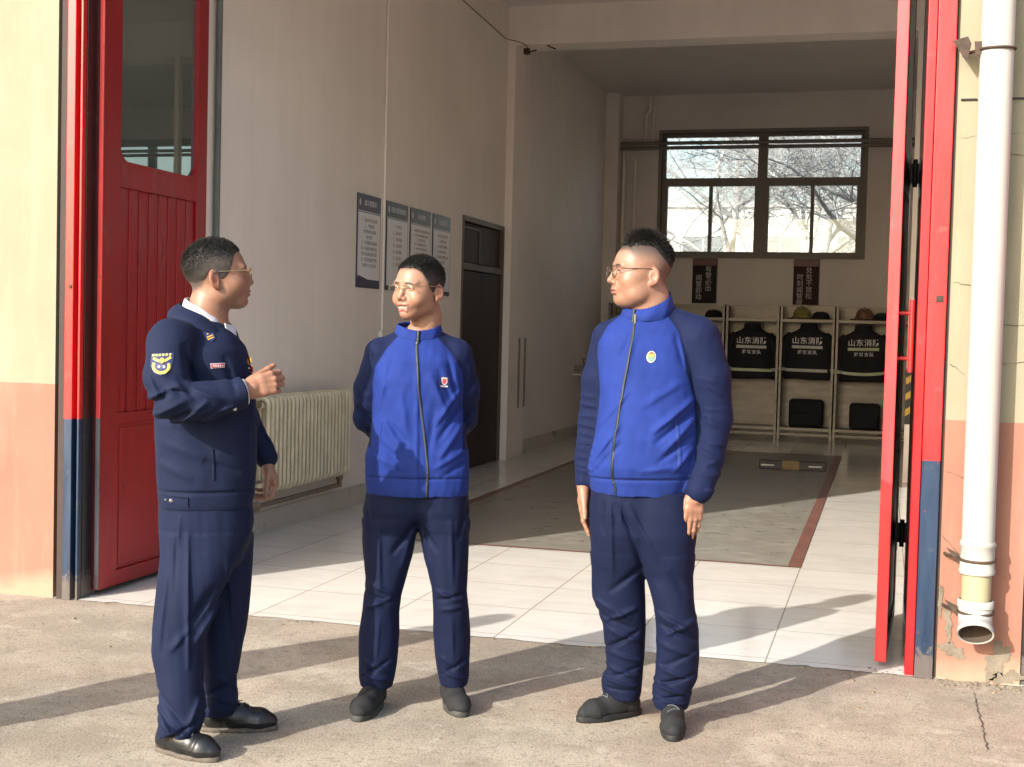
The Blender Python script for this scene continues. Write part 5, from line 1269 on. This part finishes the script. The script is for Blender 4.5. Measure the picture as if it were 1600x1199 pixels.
    decal('shield_centre', sf, [(.0745,1.2665),(.089,1.2665),(.0895,1.253),(.085,1.247),(.082,1.2455),(.078,1.247),(.0745,1.253)], M['badge_red'], jk, .0046)
    decal('badge_bar', sf, [(.068,1.2355),(.094,1.234),(.0942,1.2395),(.0683,1.241)], M['badge_white'], jk, .0036)
    ribbon('pocket_seam', sf, [(-.146,1.10),(-.152,1.05),(-.160,.995)], .004, M['track_blue'], jk, .001, .002)
    # trousers
    s = Sdf((-.26,-.15,.05), (.25,.17,.86), .0042)
    s.zloft([(.66,-.17,-.04,.01,.05),(.70,-.208,-.010,.01,.098),(.76,-.215,.05,.01,.113),(.84,-.200,.06,.01,.112)], 0); s.zloft([(.65,.04,.15,.01,.05),(.69,.004,.186,.01,.098),(.76,-.05,.192,.01,.113),(.84,-.06,.182,.01,.112)], .01)
    s.zloft([(.085,-.210,-.090,.015,.070),(.115,-.216,-.083,.012,.076),(.17,-.217,-.074,.010,.078),(.29,-.220,-.064,.005,.078),(.372,-.210,-.068,-.008,.074),(.435,-.203,-.062,-.016,.076),(.50,-.197,-.046,-.012,.080),(.59,-.208,-.022,.0,.090),(.65,-.214,-.012,.005,.098),(.72,-.215,.0,.01,.104)], .02, 2.1)
    s.zloft([(.088,.094,.197,.03,.070),(.115,.088,.203,.028,.074),(.15,.080,.203,.026,.076),(.215,.070,.205,.022,.077),(.29,.062,.205,.015,.077),(.375,.060,.199,-.004,.074),(.46,.055,.185,-.014,.076),(.58,.024,.190,.0,.090),(.67,.006,.191,.008,.100),(.72,.0,.192,.01,.104)], .02, 2.1)
    folds = [(-.15,.70,-.14,.47,.012,.006), (-.19,.50,-.08,.455,.012,.007), (-.20,.46,-.09,.42,.010,-.006), (-.20,.40,-.10,.44,.010,.006), (.06,.47,.17,.43,.011,.007), (.07,.43,.18,.46,.009,-.006), (.08,.395,.17,.41,.010,.005),
             (-.01,.72,-.10,.60,.014,-.007), (.0,.73,.07,.62,.014,-.007), (-.02,.70,-.06,.55,.012,.005), (.01,.70,.04,.55,.012,.005), (.12,.74,.13,.50,.010,.004), (-.20,.20,-.10,.155,.009,.006), (-.10,.20,-.20,.13,.009,-.006), (-.21,.15,-.10,.12,.008,.006),
             (.09,.21,.19,.16,.009,.006), (.19,.20,.10,.14,.009,-.006), (.10,.155,.20,.12,.008,.006), (-.14,.36,-.15,.20,.012,.004), (.13,.36,.14,.20,.012,.004), (-.20,.80,-.17,.66,.010,-.004), (.18,.80,.15,.66,.010,-.004)]
    displace(s, lambda X, Y, Z: fold_disp(X+0*Y, Z, folds)*(Y < .06)+.003*wnoise(X, Y, Z, 9, (1,1,.5))*np.clip(1.4-Z, .3, 1))
    tr, V, Q = garment_obj('trousers', s, M['trousers'], root)
    shoe(root, (-.135,.065), (-.215,-.185), 'slip'); shoe(root, (.125,.10), (.178,-.125), 'slip')
    for x, y in ((-.128,.03), (.130,.045)):
        b = MB(); b.tube([(x*1.02, y+.01, .07), (x*1.02, y+.01, .10)], .030, 12); b.build('sock', M['sock'], root)
    # head, hands, body
    hc, th, sc, ti, ro = (-.016,-.004,1.604), math.radians(41), 1.0, math.radians(-3), math.radians(1)
    hv, hq, hcol = head_mesh(1.0, .96, .056, True, .97, .18, 0., 0., tone=SKIN*[1.03,1.02,1.0])
    hd = (pose(hv, hc, th, sc, ti, ro), hq, hcol)
    bv = inner_body([([(-.012,.02,1.42),(-.012,.02,1.25),(-.01,.01,1.0),(-.01,.01,.85)], [.06,.09,.09,.09])]+[(p, [q*.6 for q in r]) for p, r in arms]+[([(-.10,.01,.80),(-.13,0,.45),(-.15,.04,.08)], [.07,.045,.03]), ([(.09,.01,.80),(.12,0,.45),(.145,.05,.08)], [.07,.045,.03])])
    C4 = [(.5,.6,.3)]*4
    h1 = hand_mesh((-.005,.175,.985), (1,.15,-.1), (0,1,.1), (0,0,1), C4); h2 = hand_mesh((-.01,.215,.95), (-1,.0,-.3), (0,1,0), (0,0,1), C4)
    body_obj(root, [hd, bv, h1, h2])
    hair_obj(root, dict(wx=1.0, top=.005, side=.0014, ztop=.055, spike=.005, nsp=14000, seed=2, fr=.013, sidefade=.012, drop=.05, frontlow=.75, sidecol=(.030, .026, .023)), hc, th, sc, ti, ro)
    glasses(root, hc, th, sc, M['metal'], False, ti, roll=ro, rx=.024, rz=.016, wire=.0012)
    return root
# ================================================================ the man on the right
def right_man():
    Dd = 4.83; v = vp(Dd)
    root = thing('person', 'heavy-set man in a blue tracksuit top standing upright on the right, looking left', 'person', (-.83, 4.76, 0), .1726)
    s = Sdf((-.31,-.22,.81), (.34,.25,1.58), .0042)
    torso = [(.865,-.196,.150,0,.135),(.885,-.203,.160,0,.142),(.93,-.212,.178,-.004,.152),(.97,-.216,.186,-.01,.160),(1.07,-.196,.188,-.012,.162),(1.16,-.182,.182,-.010,.156),(1.235,-.176,.172,-.005,.148),(1.32,-.182,.165,0,.140),(1.40,-.190,.155,.008,.128),(1.45,-.175,.140,.012,.112),(1.50,-.125,.105,.02,.090),(1.545,-.075,.060,.022,.070)]
    s.zloft(torso, 0)
    armR = [v(.178,-.01,1.435), v(.222,-.02,1.30), v(.240,-.01,1.15), v(.222,-.05,1.00), v(.196,-.085,.885)]; rR = [.080,.073,.066,.058,.052]
    armL = [v(-.150,.06,1.425), v(-.182,.075,1.28), v(-.192,.08,1.13), v(-.212,.055,.99), v(-.222,.035,.905)]; rL = [.064,.062,.060,.050,.038]
    s.chain(armR, rR, .016); s.chain(armL, rL, .016)
    s.chain([(.03,.03,1.515), (.155,.0,1.455)], [.052,.070], .02); s.chain([(-.05,.03,1.50), (-.145,.05,1.435)], [.045,.060], .02)
    # cut sleeve ends flat
    folds = [(.165,1.22,.02,1.10,.013,.008), (.17,1.18,.03,1.06,.012,-.007), (.17,1.15,.06,1.03,.013,.007), (.175,1.10,.04,.99,.012,-.006), (.17,1.05,.10,.96,.012,.006), (.12,1.28,-.02,1.19,.016,.004), (-.07,1.24,-.17,1.12,.012,.004), (-.10,1.12,-.19,.99,.012,.006), (-.09,1.06,-.18,.95,.011,-.005),
             (-.02,.96,.12,.985,.013,.004), (-.06,1.46,-.10,1.36,.012,-.003), (.09,1.45,.125,1.33,.010,-.004), (-.205,.925,.165,.935,.005,-.005), (-.05,1.47,-.09,1.26,.012,.003), (-.09,1.26,-.12,.95,.012,.003)]
    # ring wrinkles down both sleeves
    for k, z in enumerate((1.30,1.255,1.20,1.165,1.13,1.10,1.065,1.035,1.005,.975,.945,.92)):
        am = (.0022 if k < 3 else .0036)*(.55+.6*abs(math.sin(k*1.9))); folds.append((.165+.05*abs(math.sin(k*1.3)),z+.018*math.sin(k*2.1),.30-.05*abs(math.cos(k*2.3)),z-.018+.014*math.sin(k*3.3),.0085,am))
    for k, z in enumerate((1.22,1.185,1.15,1.11,1.08,1.05,1.02,.995,.965,.94)): folds.append((-.262,z+.006*math.sin(k*2.3),-.19,z-.010+.006*math.sin(k*3.1),.0075,.0042*(.5+.5*abs(math.sin(k*1.7)))))
    displace(s, lambda X, Y, Z: fold_disp(X+0*Y, Z, folds)*(Y < .10)+.0024*wnoise(X, Y, Z, 13, (1,1,.7))+.0012*wnoise(X*2, Y, Z*2, 15))
    sl_ = seamx([(-.080,1.545),(-.097,1.528),(-.154,1.479),(-.186,1.42),(-.192,1.38),(-.176,1.234),(-.190,1.072),(-.213,.967),(-.204,.92),(-.198,.80)])
    sr_ = seamx([(.045,1.56),(.060,1.522),(.104,1.457),(.122,1.39),(.134,1.318),(.166,1.225),(.176,1.10),(.172,.99),(.150,.93),(.130,.86)])
    def at(V):
        x, y, z = V.T; pan = np.maximum(sl_(z)-x, x-sr_(z)); hs = np.where((x > -.215) & (x < .165) & (pan < 0), np.abs(z-.928-.04*np.clip(x-.05, 0, 1))*.7, 1)
        return {'panel': pan, 'seam': np.where(hs < np.abs(pan), hs, pan)}
    jk, V, Q = garment_obj('jacket', s, M['track'], root, at); sf = Surf(V, Q)
    collar('collar', (-.012,.010), (.092,.088), (.084,.080), lambda a: 1.495+.012*(1-math.cos(a))*.8, lambda a: 1.535+.040*(1-math.cos(a)), math.radians(33), .025, M['track_blue'], jk, .005, .014)
    zp = [(-.056,1.50),(-.060,1.45),(-.074,1.35),(-.087,1.264),(-.102,1.17),(-.114,1.075),(-.121,1.0),(-.120,.933),(-.107,.895),(-.108,.868)]
    z_ = ribbon('zip', sf, zp, .010, M['zipm'], jk, .001, .003)
    h = sf.hit(-.056,1.50,.004) or Vector((-.056,-.08,1.50))
    b = MB(); b.tube([(-.0635,-.071,1.490),(-.0615,-.068,1.515),(-.058,-.064,1.537)], .0055, 8); b.build('collar_zip', M['zipm'], z_)
    b = MB(); b.box(-.059,-.050,h.y-.006,h.y,1.488,1.52); b.box(-.058,-.051,h.y-.008,h.y-.004,1.462,1.49); b.build('puller', M['zipsilver'], z_, .0015)
    decal('badge', sf, oval(.007,1.369,.0165,.021, rot=-.15), M['badge_white'], jk, .0022); decal('badge_field', sf, oval(.007,1.3695,.0137,.0180, rot=-.15), M['badge_teal'], jk, .0036)
    decal('badge_sun', sf, [(-.004,1.370),(-.003,1.378),(.003,1.384),(.011,1.384),(.017,1.378),(.018,1.371),(.007,1.367)], M['badge_gold'], jk, .0046)
    decal('badge_peak', sf, [(-.003,1.379),(.003,1.3855),(.011,1.3855),(.017,1.380),(.013,1.379),(.008,1.383),(.003,1.380)], M['badge_red'], jk, .0056)
    ribbon('pocket_welt', sf, [(.104,1.138),(.112,1.09),(.119,1.03),(.121,.988)], .012, M['track_blue'], jk, .0015, .003)
    ribbon('pocket_edge', sf, [(.0975,1.138),(.106,1.09),(.1125,1.03),(.1145,.988)], .003, M['badge_navy'], jk, .0018, .001)
    # trousers
    s = Sdf((-.25,-.19,.05), (.26,.25,.90), .0042)
    s.zloft([(.54,-.13,-.04,.045,.05),(.59,-.184,.004,.038,.095),(.66,-.196,.03,.025,.118),(.72,-.200,.06,.015,.130),(.80,-.205,.08,.01,.134),(.88,-.200,.08,.005,.130)], 0)
    s.zloft([(.54,.05,.14,.0,.05),(.59,.0,.180,.0,.095),(.66,-.03,.186,.0,.118),(.72,-.05,.192,.0,.130),(.80,-.06,.185,.0,.134),(.88,-.06,.170,.0,.130)], .015)
    def st(rows): return [(v(0,cy,z)[2], xl*(Dd+cy)/Dd, xr*(Dd+cy)/Dd, cy, b_) for z, xl, xr, cy, b_ in rows]
    s.zloft(st([(.105,-.128,.004,.11,.068),(.135,-.138,.008,.11,.072),(.167,-.143,.010,.105,.074),(.218,-.122,.012,.10,.070),(.301,-.133,.017,.085,.072),(.377,-.143,.017,.065,.074),(.43,-.168,.013,.055,.080),(.48,-.185,.011,.05,.086),(.55,-.187,.006,.045,.096),(.64,-.194,.02,.03,.110)]), .022, 2.1)
    s.zloft(st([(.075,.058,.180,.03,.068),(.10,.046,.186,.028,.074),(.15,.046,.192,.025,.076),(.19,.054,.212,.02,.077),(.261,.056,.216,.01,.077),(.368,.055,.212,-.005,.080),(.43,.048,.198,-.01,.082),(.484,.034,.189,-.008,.088),(.55,.012,.185,0,.096),(.64,-.01,.184,0,.112)]), .022, 2.1)
    folds = [(-.18,.47,-.04,.40,.012,.009), (-.17,.42,-.03,.36,.011,-.008), (-.02,.44,-.14,.385,.010,.007), (-.13,.36,.0,.31,.011,.007), (-.01,.35,-.13,.27,.010,-.007), (-.12,.27,.01,.23,.010,.007), (-.13,.21,.0,.17,.009,.008), (.0,.21,-.13,.155,.008,-.007), (-.14,.165,.0,.13,.008,.008), (-.13,.125,.0,.115,.006,-.005),
             (.05,.44,.18,.385,.012,.008), (.07,.40,.20,.34,.010,-.007), (.20,.42,.09,.36,.010,.007), (.06,.33,.21,.28,.012,.007), (.20,.30,.07,.23,.011,-.007), (.06,.24,.20,.19,.010,.008), (.20,.21,.05,.16,.009,-.008), (.05,.175,.19,.13,.008,.009), (.19,.14,.05,.105,.007,-.006), (.05,.12,.18,.095,.006,.006),
             (-.12,.80,-.11,.56,.012,.005), (-.08,.82,.0,.60,.012,-.007), (-.06,.84,.05,.64,.012,.006), (-.10,.84,-.03,.72,.009,-.005), (.0,.60,-.12,.50,.014,-.006), (.10,.60,.16,.50,.016,-.003), (-.15,.84,-.14,.72,.007,-.004), (-.125,.85,-.115,.76,.006,.004), (-.09,.85,-.08,.77,.006,.004)]
    folds = [(a, b_, c_, d_, w_, am*(.62+.5*abs(math.sin(i*2.7)))) for i, (a, b_, c_, d_, w_, am) in enumerate(folds)]
    displace(s, lambda X, Y, Z: fold_disp(X+0*Y, Z, folds)*(Y < .14)+.003*wnoise(X, Y, Z, 19, (1,1,.6))*np.clip(1.3-Z, .3, 1))
    tr, V, Q = garment_obj('trousers', s, M['trousers'], root)
    shoe(root, (.005,.155), (-.225,.0), 'knit'); shoe(root, (.128,.105), (.122,-.175), 'knit')
    hc, th, sc, ti, ro = (-.036,.006,1.678), math.radians(70), 1.045, math.radians(0), math.radians(0)
    hv, hq, hcol = head_mesh(1.05, 1.05, .066, False, .96, .90, 0., .004, tone=SKIN*[.98,.97,.96], nose=1.08)
    hd = (pose(hv, hc, th, sc, ti, ro), hq, hcol)
    bv = inner_body([([(-.01,.03,1.52),(-.01,.02,1.30),(0,.01,1.0),(0,.01,.85)], [.065,.10,.10,.10]), (armR, [q*.55 for q in rR]), (armL, [q*.55 for q in rL]), ([(-.08,.03,.80),(-.07,.07,.45),(-.06,.12,.08)], [.08,.05,.03]), ([(.09,0,.80),(.12,-.01,.45),(.125,.04,.08)], [.08,.05,.03])])
    hR = hand_mesh(v(.183,-.095,.862), (-.10,.02,-1), (.30,-1,0), (-1,-.3,0), [(.10,.20,.12),(.08,.16,.12),(.12,.20,.12),(.18,.28,.18)], spread=(.02,.0,-.02,-.03), thumb=(.35,.95,-.25), thumb_bend=.12, sc=.98, wl=.02)
    hL = hand_mesh(v(-.228,.03,.882), (.06,.02,-1), (-1,.25,0), (.1,-1,0), [(.12,.22,.12),(.10,.18,.12),(.12,.2,.12),(.2,.28,.18)], spread=(.02,.0,-.02,-.03), thumb=(.42,.9,-.15), thumb_bend=.12, sc=.98, wl=.02)
    body_obj(root, [hd, bv, hR, hL])
    hair_obj(root, dict(wx=1.05, top=.022, side=-.004, ztop=.103, spike=.016, nsp=14000, seed=4, fr=.03, sidefade=.03, drop=.085, frontlow=.12), hc, th, sc, ti, ro)
    glasses(root, hc, th, sc, M['metal_d'], True, ti, roll=ro, rx=.0235, rz=.0195, wire=.0014)
    return root
# ================================================================ the man on the left
def left_man():
    Dd = 4.65; v = vp(Dd)
    root = thing('person', 'man in a navy uniform jacket on the left, gesturing with a raised right hand', 'person', (-2.20, 4.10, 0), .4925)
    s = Sdf((-.31,-.37,.78), (.24,.32,1.53), .0044)
    torso = [(.818,-.212,.102,0,.150),(.84,-.217,.106,0,.156),(.88,-.219,.110,0,.160),(.965,-.224,.117,0,.165),(1.05,-.230,.117,0,.170),(1.134,-.234,.113,0,.174),(1.22,-.236,.104,.0,.178),(1.31,-.232,.088,.0,.180),(1.36,-.225,.072,0,.172),(1.40,-.205,.050,0,.138),(1.43,-.175,.018,0,.105),(1.46,-.145,-.015,0,.078)]
    s.zloft(torso, 0, 2.5)
    arm1 = [v(-.178,-.135,1.375), v(-.190,-.215,1.26), v(-.165,-.262,1.175), v(-.07,-.262,1.178), v(.064,-.235,1.213)]; r1 = [.082,.076,.068,.062,.055]
    arm2 = [v(-.06,.16,1.37), v(.02,.20,1.24), v(.068,.21,1.12), v(.125,.20,1.02), v(.148,.19,.985)]; r2 = [.075,.065,.056,.046,.042]
    s.chain(arm1, r1, .018); s.chain(arm2, r2, .018)
    s.chain([(-.10,-.05,1.405), (-.168,-.13,1.382)], [.05,.072], .03); s.chain([(-.07,.05,1.40), (-.06,.14,1.37)], [.05,.065], .03)
    # flat cuff: cut the sleeve end with a plane
    w1 = np.array(v(.064,-.235,1.213)); dirn = np.array(arm1[4])-np.array(arm1[3]); dirn /= np.linalg.norm(dirn)
    s.put(lambda X, Y, Z: (w1[0]*dirn[0]+w1[1]*dirn[1]+w1[2]*dirn[2])+.004-(X*dirn[0]+Y*dirn[1]+Z*dirn[2]), w1-[.0,.07,.08], w1+[.1,.05,.08], .004, 'sub')
    # the sub above keeps the side behind the plane
    folds = [(-.25,1.17,-.17,1.23,.012,-.008), (-.25,1.20,-.14,1.25,.011,.007), (-.24,1.14,-.12,1.20,.012,.008), (-.22,1.12,-.08,1.17,.010,-.008), (-.20,1.24,-.10,1.22,.010,-.007), (-.13,1.13,-.05,1.20,.010,.007), (-.16,1.27,-.10,1.20,.012,.006), (-.09,1.13,.0,1.18,.010,-.006), (-.10,1.24,.0,1.20,.010,.005),
             (-.21,1.30,-.12,1.26,.013,-.006), (-.24,1.28,-.20,1.20,.012,.006), (-.05,1.16,.04,1.18,.009,.005), (-.13,1.38,-.10,1.26,.014,-.006), (-.20,1.05,-.06,1.0,.018,.004), (-.16,1.10,-.02,1.02,.018,-.004), (-.21,.98,-.10,.93,.015,.004), (-.06,.99,.06,.95,.014,-.004), (.0,1.34,.04,1.22,.013,-.004),
             (-.225,.880,.12,.884,.005,-.005), (.066,1.40,.098,1.20,.009,.004), (.098,1.20,.105,.85,.009,.004), (.11,1.13,.15,1.05,.009,.005), (.13,1.08,.17,1.0,.008,-.005), (-.015,1.46,-.145,1.49,.010,-.003)]
    displace(s, lambda X, Y, Z: fold_disp(X+0*Y, Z, folds)*(Y < .0+.3*(X > .1))+.0026*wnoise(X, Y, Z, 23, (1,1,.8)))
    def at(V):
        x, y, z = V.T; n_ = len(x); pl = np.where((y < -.0) & (z < 1.16) & (z > .90), np.abs(x+.030-.05*(z-1.0))*1.0, 1)
        hs = np.minimum(np.abs(z-.878), np.abs(z-.825))*.7; hs = np.where(np.abs(y) < .2, hs, 1)
        plk = np.where((z < 1.38) & (y < 0), np.abs(x-np.interp(z, [.82,.97,1.13,1.31,1.40], [.080,.090,.086,.060,.035])), 1)
        sh = np.where((y < -.03) & (z > 1.3), np.abs((z-1.435)+(x+.10)*.45+.9*np.clip(-y-.1, 0, 1)*.0), 1)
        ac = np.where((y < -.10) & (z > 1.22), np.abs(x-np.interp(z, [1.22,1.30,1.38,1.43], [-.098,-.115,-.125,-.105])), 1)
        wq = w1-dirn*.040; cf = np.where((y < -.15) & (x > -.02), np.abs((V-wq)@dirn), 1)
        return {'seam': np.minimum.reduce([pl, hs, plk, ac, cf])}
    jk, V, Q = garment_obj('jacket', s, M['uniform'], root, at); sf = Surf(V, Q)
    fr = math.radians(-62)
    # turned-down jacket collar (flares outward and down) and the white shirt collar inside it
    def zc(a): return 1.468+.048*(1-math.cos(a))*.5*1.15
    collar('collar', (-.074,.0), (.122,.122), (.084,.084), lambda a: zc(a)-.050-.035*max(0, math.cos(a))**2, lambda a: zc(a)-.006-.035*max(0, math.cos(a))**3, fr, .30, M['uniform'], jk, .006, .02)
    sh = collar('shirt_collar', (-.066,.0), (.086,.086), (.070,.070), lambda a: zc(a)-.055-.05*max(0, math.cos(a))**4, lambda a: zc(a)+.012-.022*max(0, math.cos(a))**2, fr, .16, M['shirt'], root, .004, .006)
    b = MB(); b.quad([v(.000,-.06,1.452), v(.030,-.03,1.440), v(.040,-.05,1.38), v(.022,-.075,1.362)]); b.quad([v(.010,.0,1.452), v(.034,.0,1.440), v(.046,-.04,1.38), v(.024,-.05,1.362)])
    q = b.build('shirt_front', M['shirt'], sh); sm = q.modifiers.new('t', 'SOLIDIFY'); sm.thickness = .004
    # rank patch on the collar, name tag, sleeve patch, buttons
    def pt(x, z, off, y0=-.5): return sf.hit(x, z, off, y0)
    def plate(name, quad, mat, parent, y, th=.003):
        b = MB(); A = [b.bm.verts.new(v(x, y, z)) for x, z in quad]; B_ = [b.bm.verts.new(v(x, y+th, z)) for x, z in quad]; n = len(A)
        b.bm.faces.new(A); b.bm.faces.new(B_[::-1])
        for i in range(n): b.bm.faces.new((A[i], B_[i], B_[(i+1) % n], A[(i+1) % n]))
        return b.build(name, mat, parent)
    decal('collar_tab', sf, [(-.078,1.432),(-.050,1.446),(-.030,1.400),(-.044,1.388),(-.058,1.395)], M['badge_navy'], jk, .0045)
    decal('rank_bar', sf, [(-.060,1.404),(-.040,1.413),(-.039,1.409),(-.058,1.400)], M['badge_gold'], jk, .0065); decal('rank_bar', sf, [(-.057,1.397),(-.037,1.406),(-.036,1.402),(-.055,1.393)], M['badge_gold'], jk, .0065)
    decal('rank_star', sf, oval(-.057,1.414,.003,.003,8), M['badge_gold'], jk, .0065)
    decal('name_tag', sf, [(-.044,1.2995),(.001,1.303),(.002,1.319),(-.046,1.316)], M['badge_white'], jk, .002); decal('name_strip', sf, [(-.0425,1.3015),(-.0005,1.305),(.0003,1.317),(-.0443,1.314)], M['badge_red'], jk, .0034)
    for k in range(5):
        x = -.037+.0072*k; decal('name_character', sf, [(x,1.3055),(x+.0045,1.306),(x+.0045,1.3125),(x,1.312)], M['badge_white'], jk, .0044, 1)
    cx, cz = -.197, 1.316
    shd = [(cx-.034,cz+.030),(cx+.036,cz+.036),(cx+.036,cz+.018),(cx+.030,cz-.016),(cx+.012,cz-.034),(cx-.004,cz-.038),(cx-.024,cz-.030),(cx-.036,cz-.008),(cx-.037,cz+.014)]
    decal('sleeve_patch', sf, shd, M['badge_navy'], jk, .0025)
    ring = [(cx+.030*math.cos(a)-.002, cz-.008+.026*math.sin(a)) for a in np.linspace(.35, -PI-.35, 18)]+[(cx+.020*math.cos(a)-.002, cz-.008+.017*math.sin(a)) for a in np.linspace(-PI-.35, .35, 18)]
    ribbon('patch_wreath', sf, [(cx+.025*math.cos(a)-.002, cz-.008+.0215*math.sin(a)) for a in np.linspace(.45, -PI-.45, 16)], .009, M['badge_yellow'], jk, .0035, .001)
    ribbon('patch_wings', sf, [(cx-.029,cz+.016),(cx-.010,cz+.008),(cx,cz+.010),(cx+.010,cz+.010),(cx+.028,cz+.021)], .008, M['badge_yellow'], jk, .004, .001)
    decal('patch_shield', sf, oval(cx,cz+.010,.0075,.009,10), M['badge_gold'], jk, .006)
    for k in range(6):
        x = cx-.029+.0107*k; z = cz+.0255+.0008*k; decal('patch_character', sf, [(x-.0036,z-.0036),(x+.0036,z-.0030),(x+.0036,z+.0036),(x-.0036,z+.0030)], M['badge_yellow'], jk, .0045, 1)
    for x in (-.009,.007): decal('patch_character', sf, oval(cx+x,cz-.010,.0042,.0045,6), M['badge_white'], jk, .0045, 1)
    def button(x, z, r=.0065):
        h = pt(x, z, 0)
        if h is None: return
        b = MB(); b.tube([h+Vector((0,.002,0)), h+Vector((0,-.002,0)), h+Vector((0,-.004,0))], [r, r, r*.6], 12); b.build('button', M['button'], jk)
    button(-.167,.852,.0075); button(-.186,.853,.004); button(.036,1.172,.0075); button(.047,1.402,.004); button(.082,1.30,.004)
    ribbon('waist_tab', sf, [(-.20,.868),(-.112,.864)], .003, M['uniform'], jk, .002, .002); ribbon('waist_tab', sf, [(-.112,.866),(-.112,.832)], .004, M['uniform'], jk, .002, .002)
    ribbon('pocket_welt', sf, [(-.035,1.03),(-.030,.985),(-.028,.925)], .010, M['uniform'], jk, .0015, .003)
    decal('chest_badge', sf, oval(.083,1.325,.007,.014,12), M['badge_gold'], jk, .002); decal('chest_badge', sf, oval(.091,1.295,.006,.013,12), M['badge_red'], jk, .003)
    b = MB(); b.tube([np.array(w1)-dirn*.01+dirn*.0, np.array(w1)+dirn*.010], [.043,.043], 20); b.build('shirt_cuff', M['shirt'], root)
    # trousers
    s = Sdf((-.27,-.30,.02), (.16,.22,.86), .0044)
    def st(rows): return [(v(0,cy,z)[2], xl*(Dd+cy)/Dd, xr*(Dd+cy)/Dd, cy, b_) for z, xl, xr, cy, b_ in rows]
    s.zloft([(.56,-.12,.02,-.01,.06),(.63,-.19,.07,-.01,.12),(.71,-.210,.100,0,.145),(.76,-.216,.108,0,.150),(.835,-.215,.104,0,.148)], 0)
    s.zloft(st([(.020,-.210,-.068,-.155,.070),(.05,-.208,-.055,-.155,.078),(.085,-.200,-.044,-.150,.080),(.14,-.205,-.044,-.145,.080),(.187,-.212,-.052,-.14,.080),(.31,-.230,-.056,-.125,.082),(.392,-.230,-.036,-.115,.086),(.478,-.222,-.012,-.10,.092),(.56,-.214,.022,-.085,.095),(.641,-.208,.055,-.07,.092),(.72,-.208,.085,-.055,.090)]), .02, 2.2)
    s.zloft(st([(.085,-.066,.050,.06,.068),(.12,-.062,.066,.06,.074),(.155,-.052,.068,.06,.076),(.199,-.055,.060,.06,.076),(.282,-.068,.071,.06,.080),(.37,-.072,.086,.06,.084),(.455,-.07,.100,.06,.088),(.56,-.07,.106,.06,.090),(.637,-.07,.108,.06,.090),(.72,-.07,.110,.06,.090)]), .02, 2.2)
    folds = [(-.11,.74,-.10,.30,.008,.007), (-.02,.56,-.12,.40,.016,-.010), (.0,.50,-.08,.38,.013,.008), (-.06,.48,-.16,.36,.014,.007), (-.18,.60,-.20,.36,.014,.005), (-.21,.13,-.08,.07,.010,.009), (-.06,.13,-.19,.05,.009,-.008), (-.20,.22,-.11,.12,.011,-.007), (-.21,.17,-.15,.09,.008,.007), (-.06,.20,-.10,.10,.010,.006), (-.20,.065,-.08,.04,.006,.006),
             (.02,.66,.06,.30,.010,.005), (-.04,.24,.06,.18,.010,.006), (.06,.21,-.05,.14,.009,-.006), (-.05,.16,.06,.12,.008,.006), (-.145,.81,-.150,.55,.004,-.003), (-.14,.80,-.145,.70,.010,.003)]
    displace(s, lambda X, Y, Z: fold_disp(X+0*Y, Z, folds)*(Y < .16)+.0028*wnoise(X, Y, Z, 29, (1,1,.4)))
    def at2(V):
        x, y, z = V.T; return {'seam': np.where((y < -.05), np.abs(x-np.interp(z, [.05,.30,.55,.82], [-.150,-.175,-.160,-.155])), 1)}
    garment_obj('trousers', s, M['uniform_tr'], root, at2)
    shoe(root, (-.205,-.105), (.000,-.262), 'leather', .044); shoe(root, (-.062,.085), (.205,.068), 'leather', .042)
    hc, th, sc, ti, ro = (-.034,.0,1.619), math.radians(-97), 1.03, math.radians(6), 0
    hv, hq, hcol = head_mesh(1.0, .97, .059, False, .97, .05, .12, .0, tone=SKIN*[.92,.88,.86])
    hd = (pose(hv, hc, th, sc, ti, ro), hq, hcol)
    bv = inner_body([([(-.07,.0,1.46),(-.07,.0,1.25),(-.06,.0,1.0),(-.06,.0,.85)], [.06,.09,.09,.09]), (arm1, [q*.5 for q in r1]), (arm2, [q*.5 for q in r2]), ([(-.10,-.05,.80),(-.13,-.12,.45),(-.13,-.15,.08)], [.07,.05,.03]), ([(-.02,.05,.80),(.0,.06,.45),(.0,.06,.08)], [.07,.05,.03])])
    h1 = hand_mesh(v(.082,-.228,1.222), (1,.12,.30), (-.1,-1,.12), (0,0,1), [(.80,1.15,.7),(.85,1.25,.7),(.90,1.3,.7),(.95,1.3,.7)], spread=(.03,.0,-.02,-.05), thumb=(.42,.95,-.45), thumb_bend=.25, sc=1.02, wl=.0)
    h2 = hand_mesh(v(.150,.19,.968), (.32,.0,-1), (.75,.2,.4), (.2,-1,0), [(.7,.8,.4),(.85,.8,.4),(.9,.85,.4),(.95,.9,.4)], spread=(.03,0,-.02,-.04), thumb=(.3,.9,-.5), thumb_bend=.1, sc=1.0, wl=.01)
    body_obj(root, [hd, bv, h1, h2])
    hair_obj(root, dict(wx=1.02, top=.006, side=.0003, ztop=.072, spike=.005, nsp=14000, seed=6, fr=.010, sidefade=.015, drop=.07, frontlow=.6, sidecol=(.060, .050, .042)), hc, th, sc, ti, ro)
    glasses(root, hc, th, sc, M['metal'], True, ti, roll=ro, rx=.022, rz=.0175, z=-.004, wire=.0012)
    return root
mm = middle_man(); right_man(); left_man()
# a fourth man outside the frame: his shadow falls across the threshold
om = copy_tree(mm); om.location = (-3.43, 3.40, 0); om.rotation_euler = (0, 0, .50)
om['label'] = 'man in a blue tracksuit top outside the left edge, casting a long shadow'
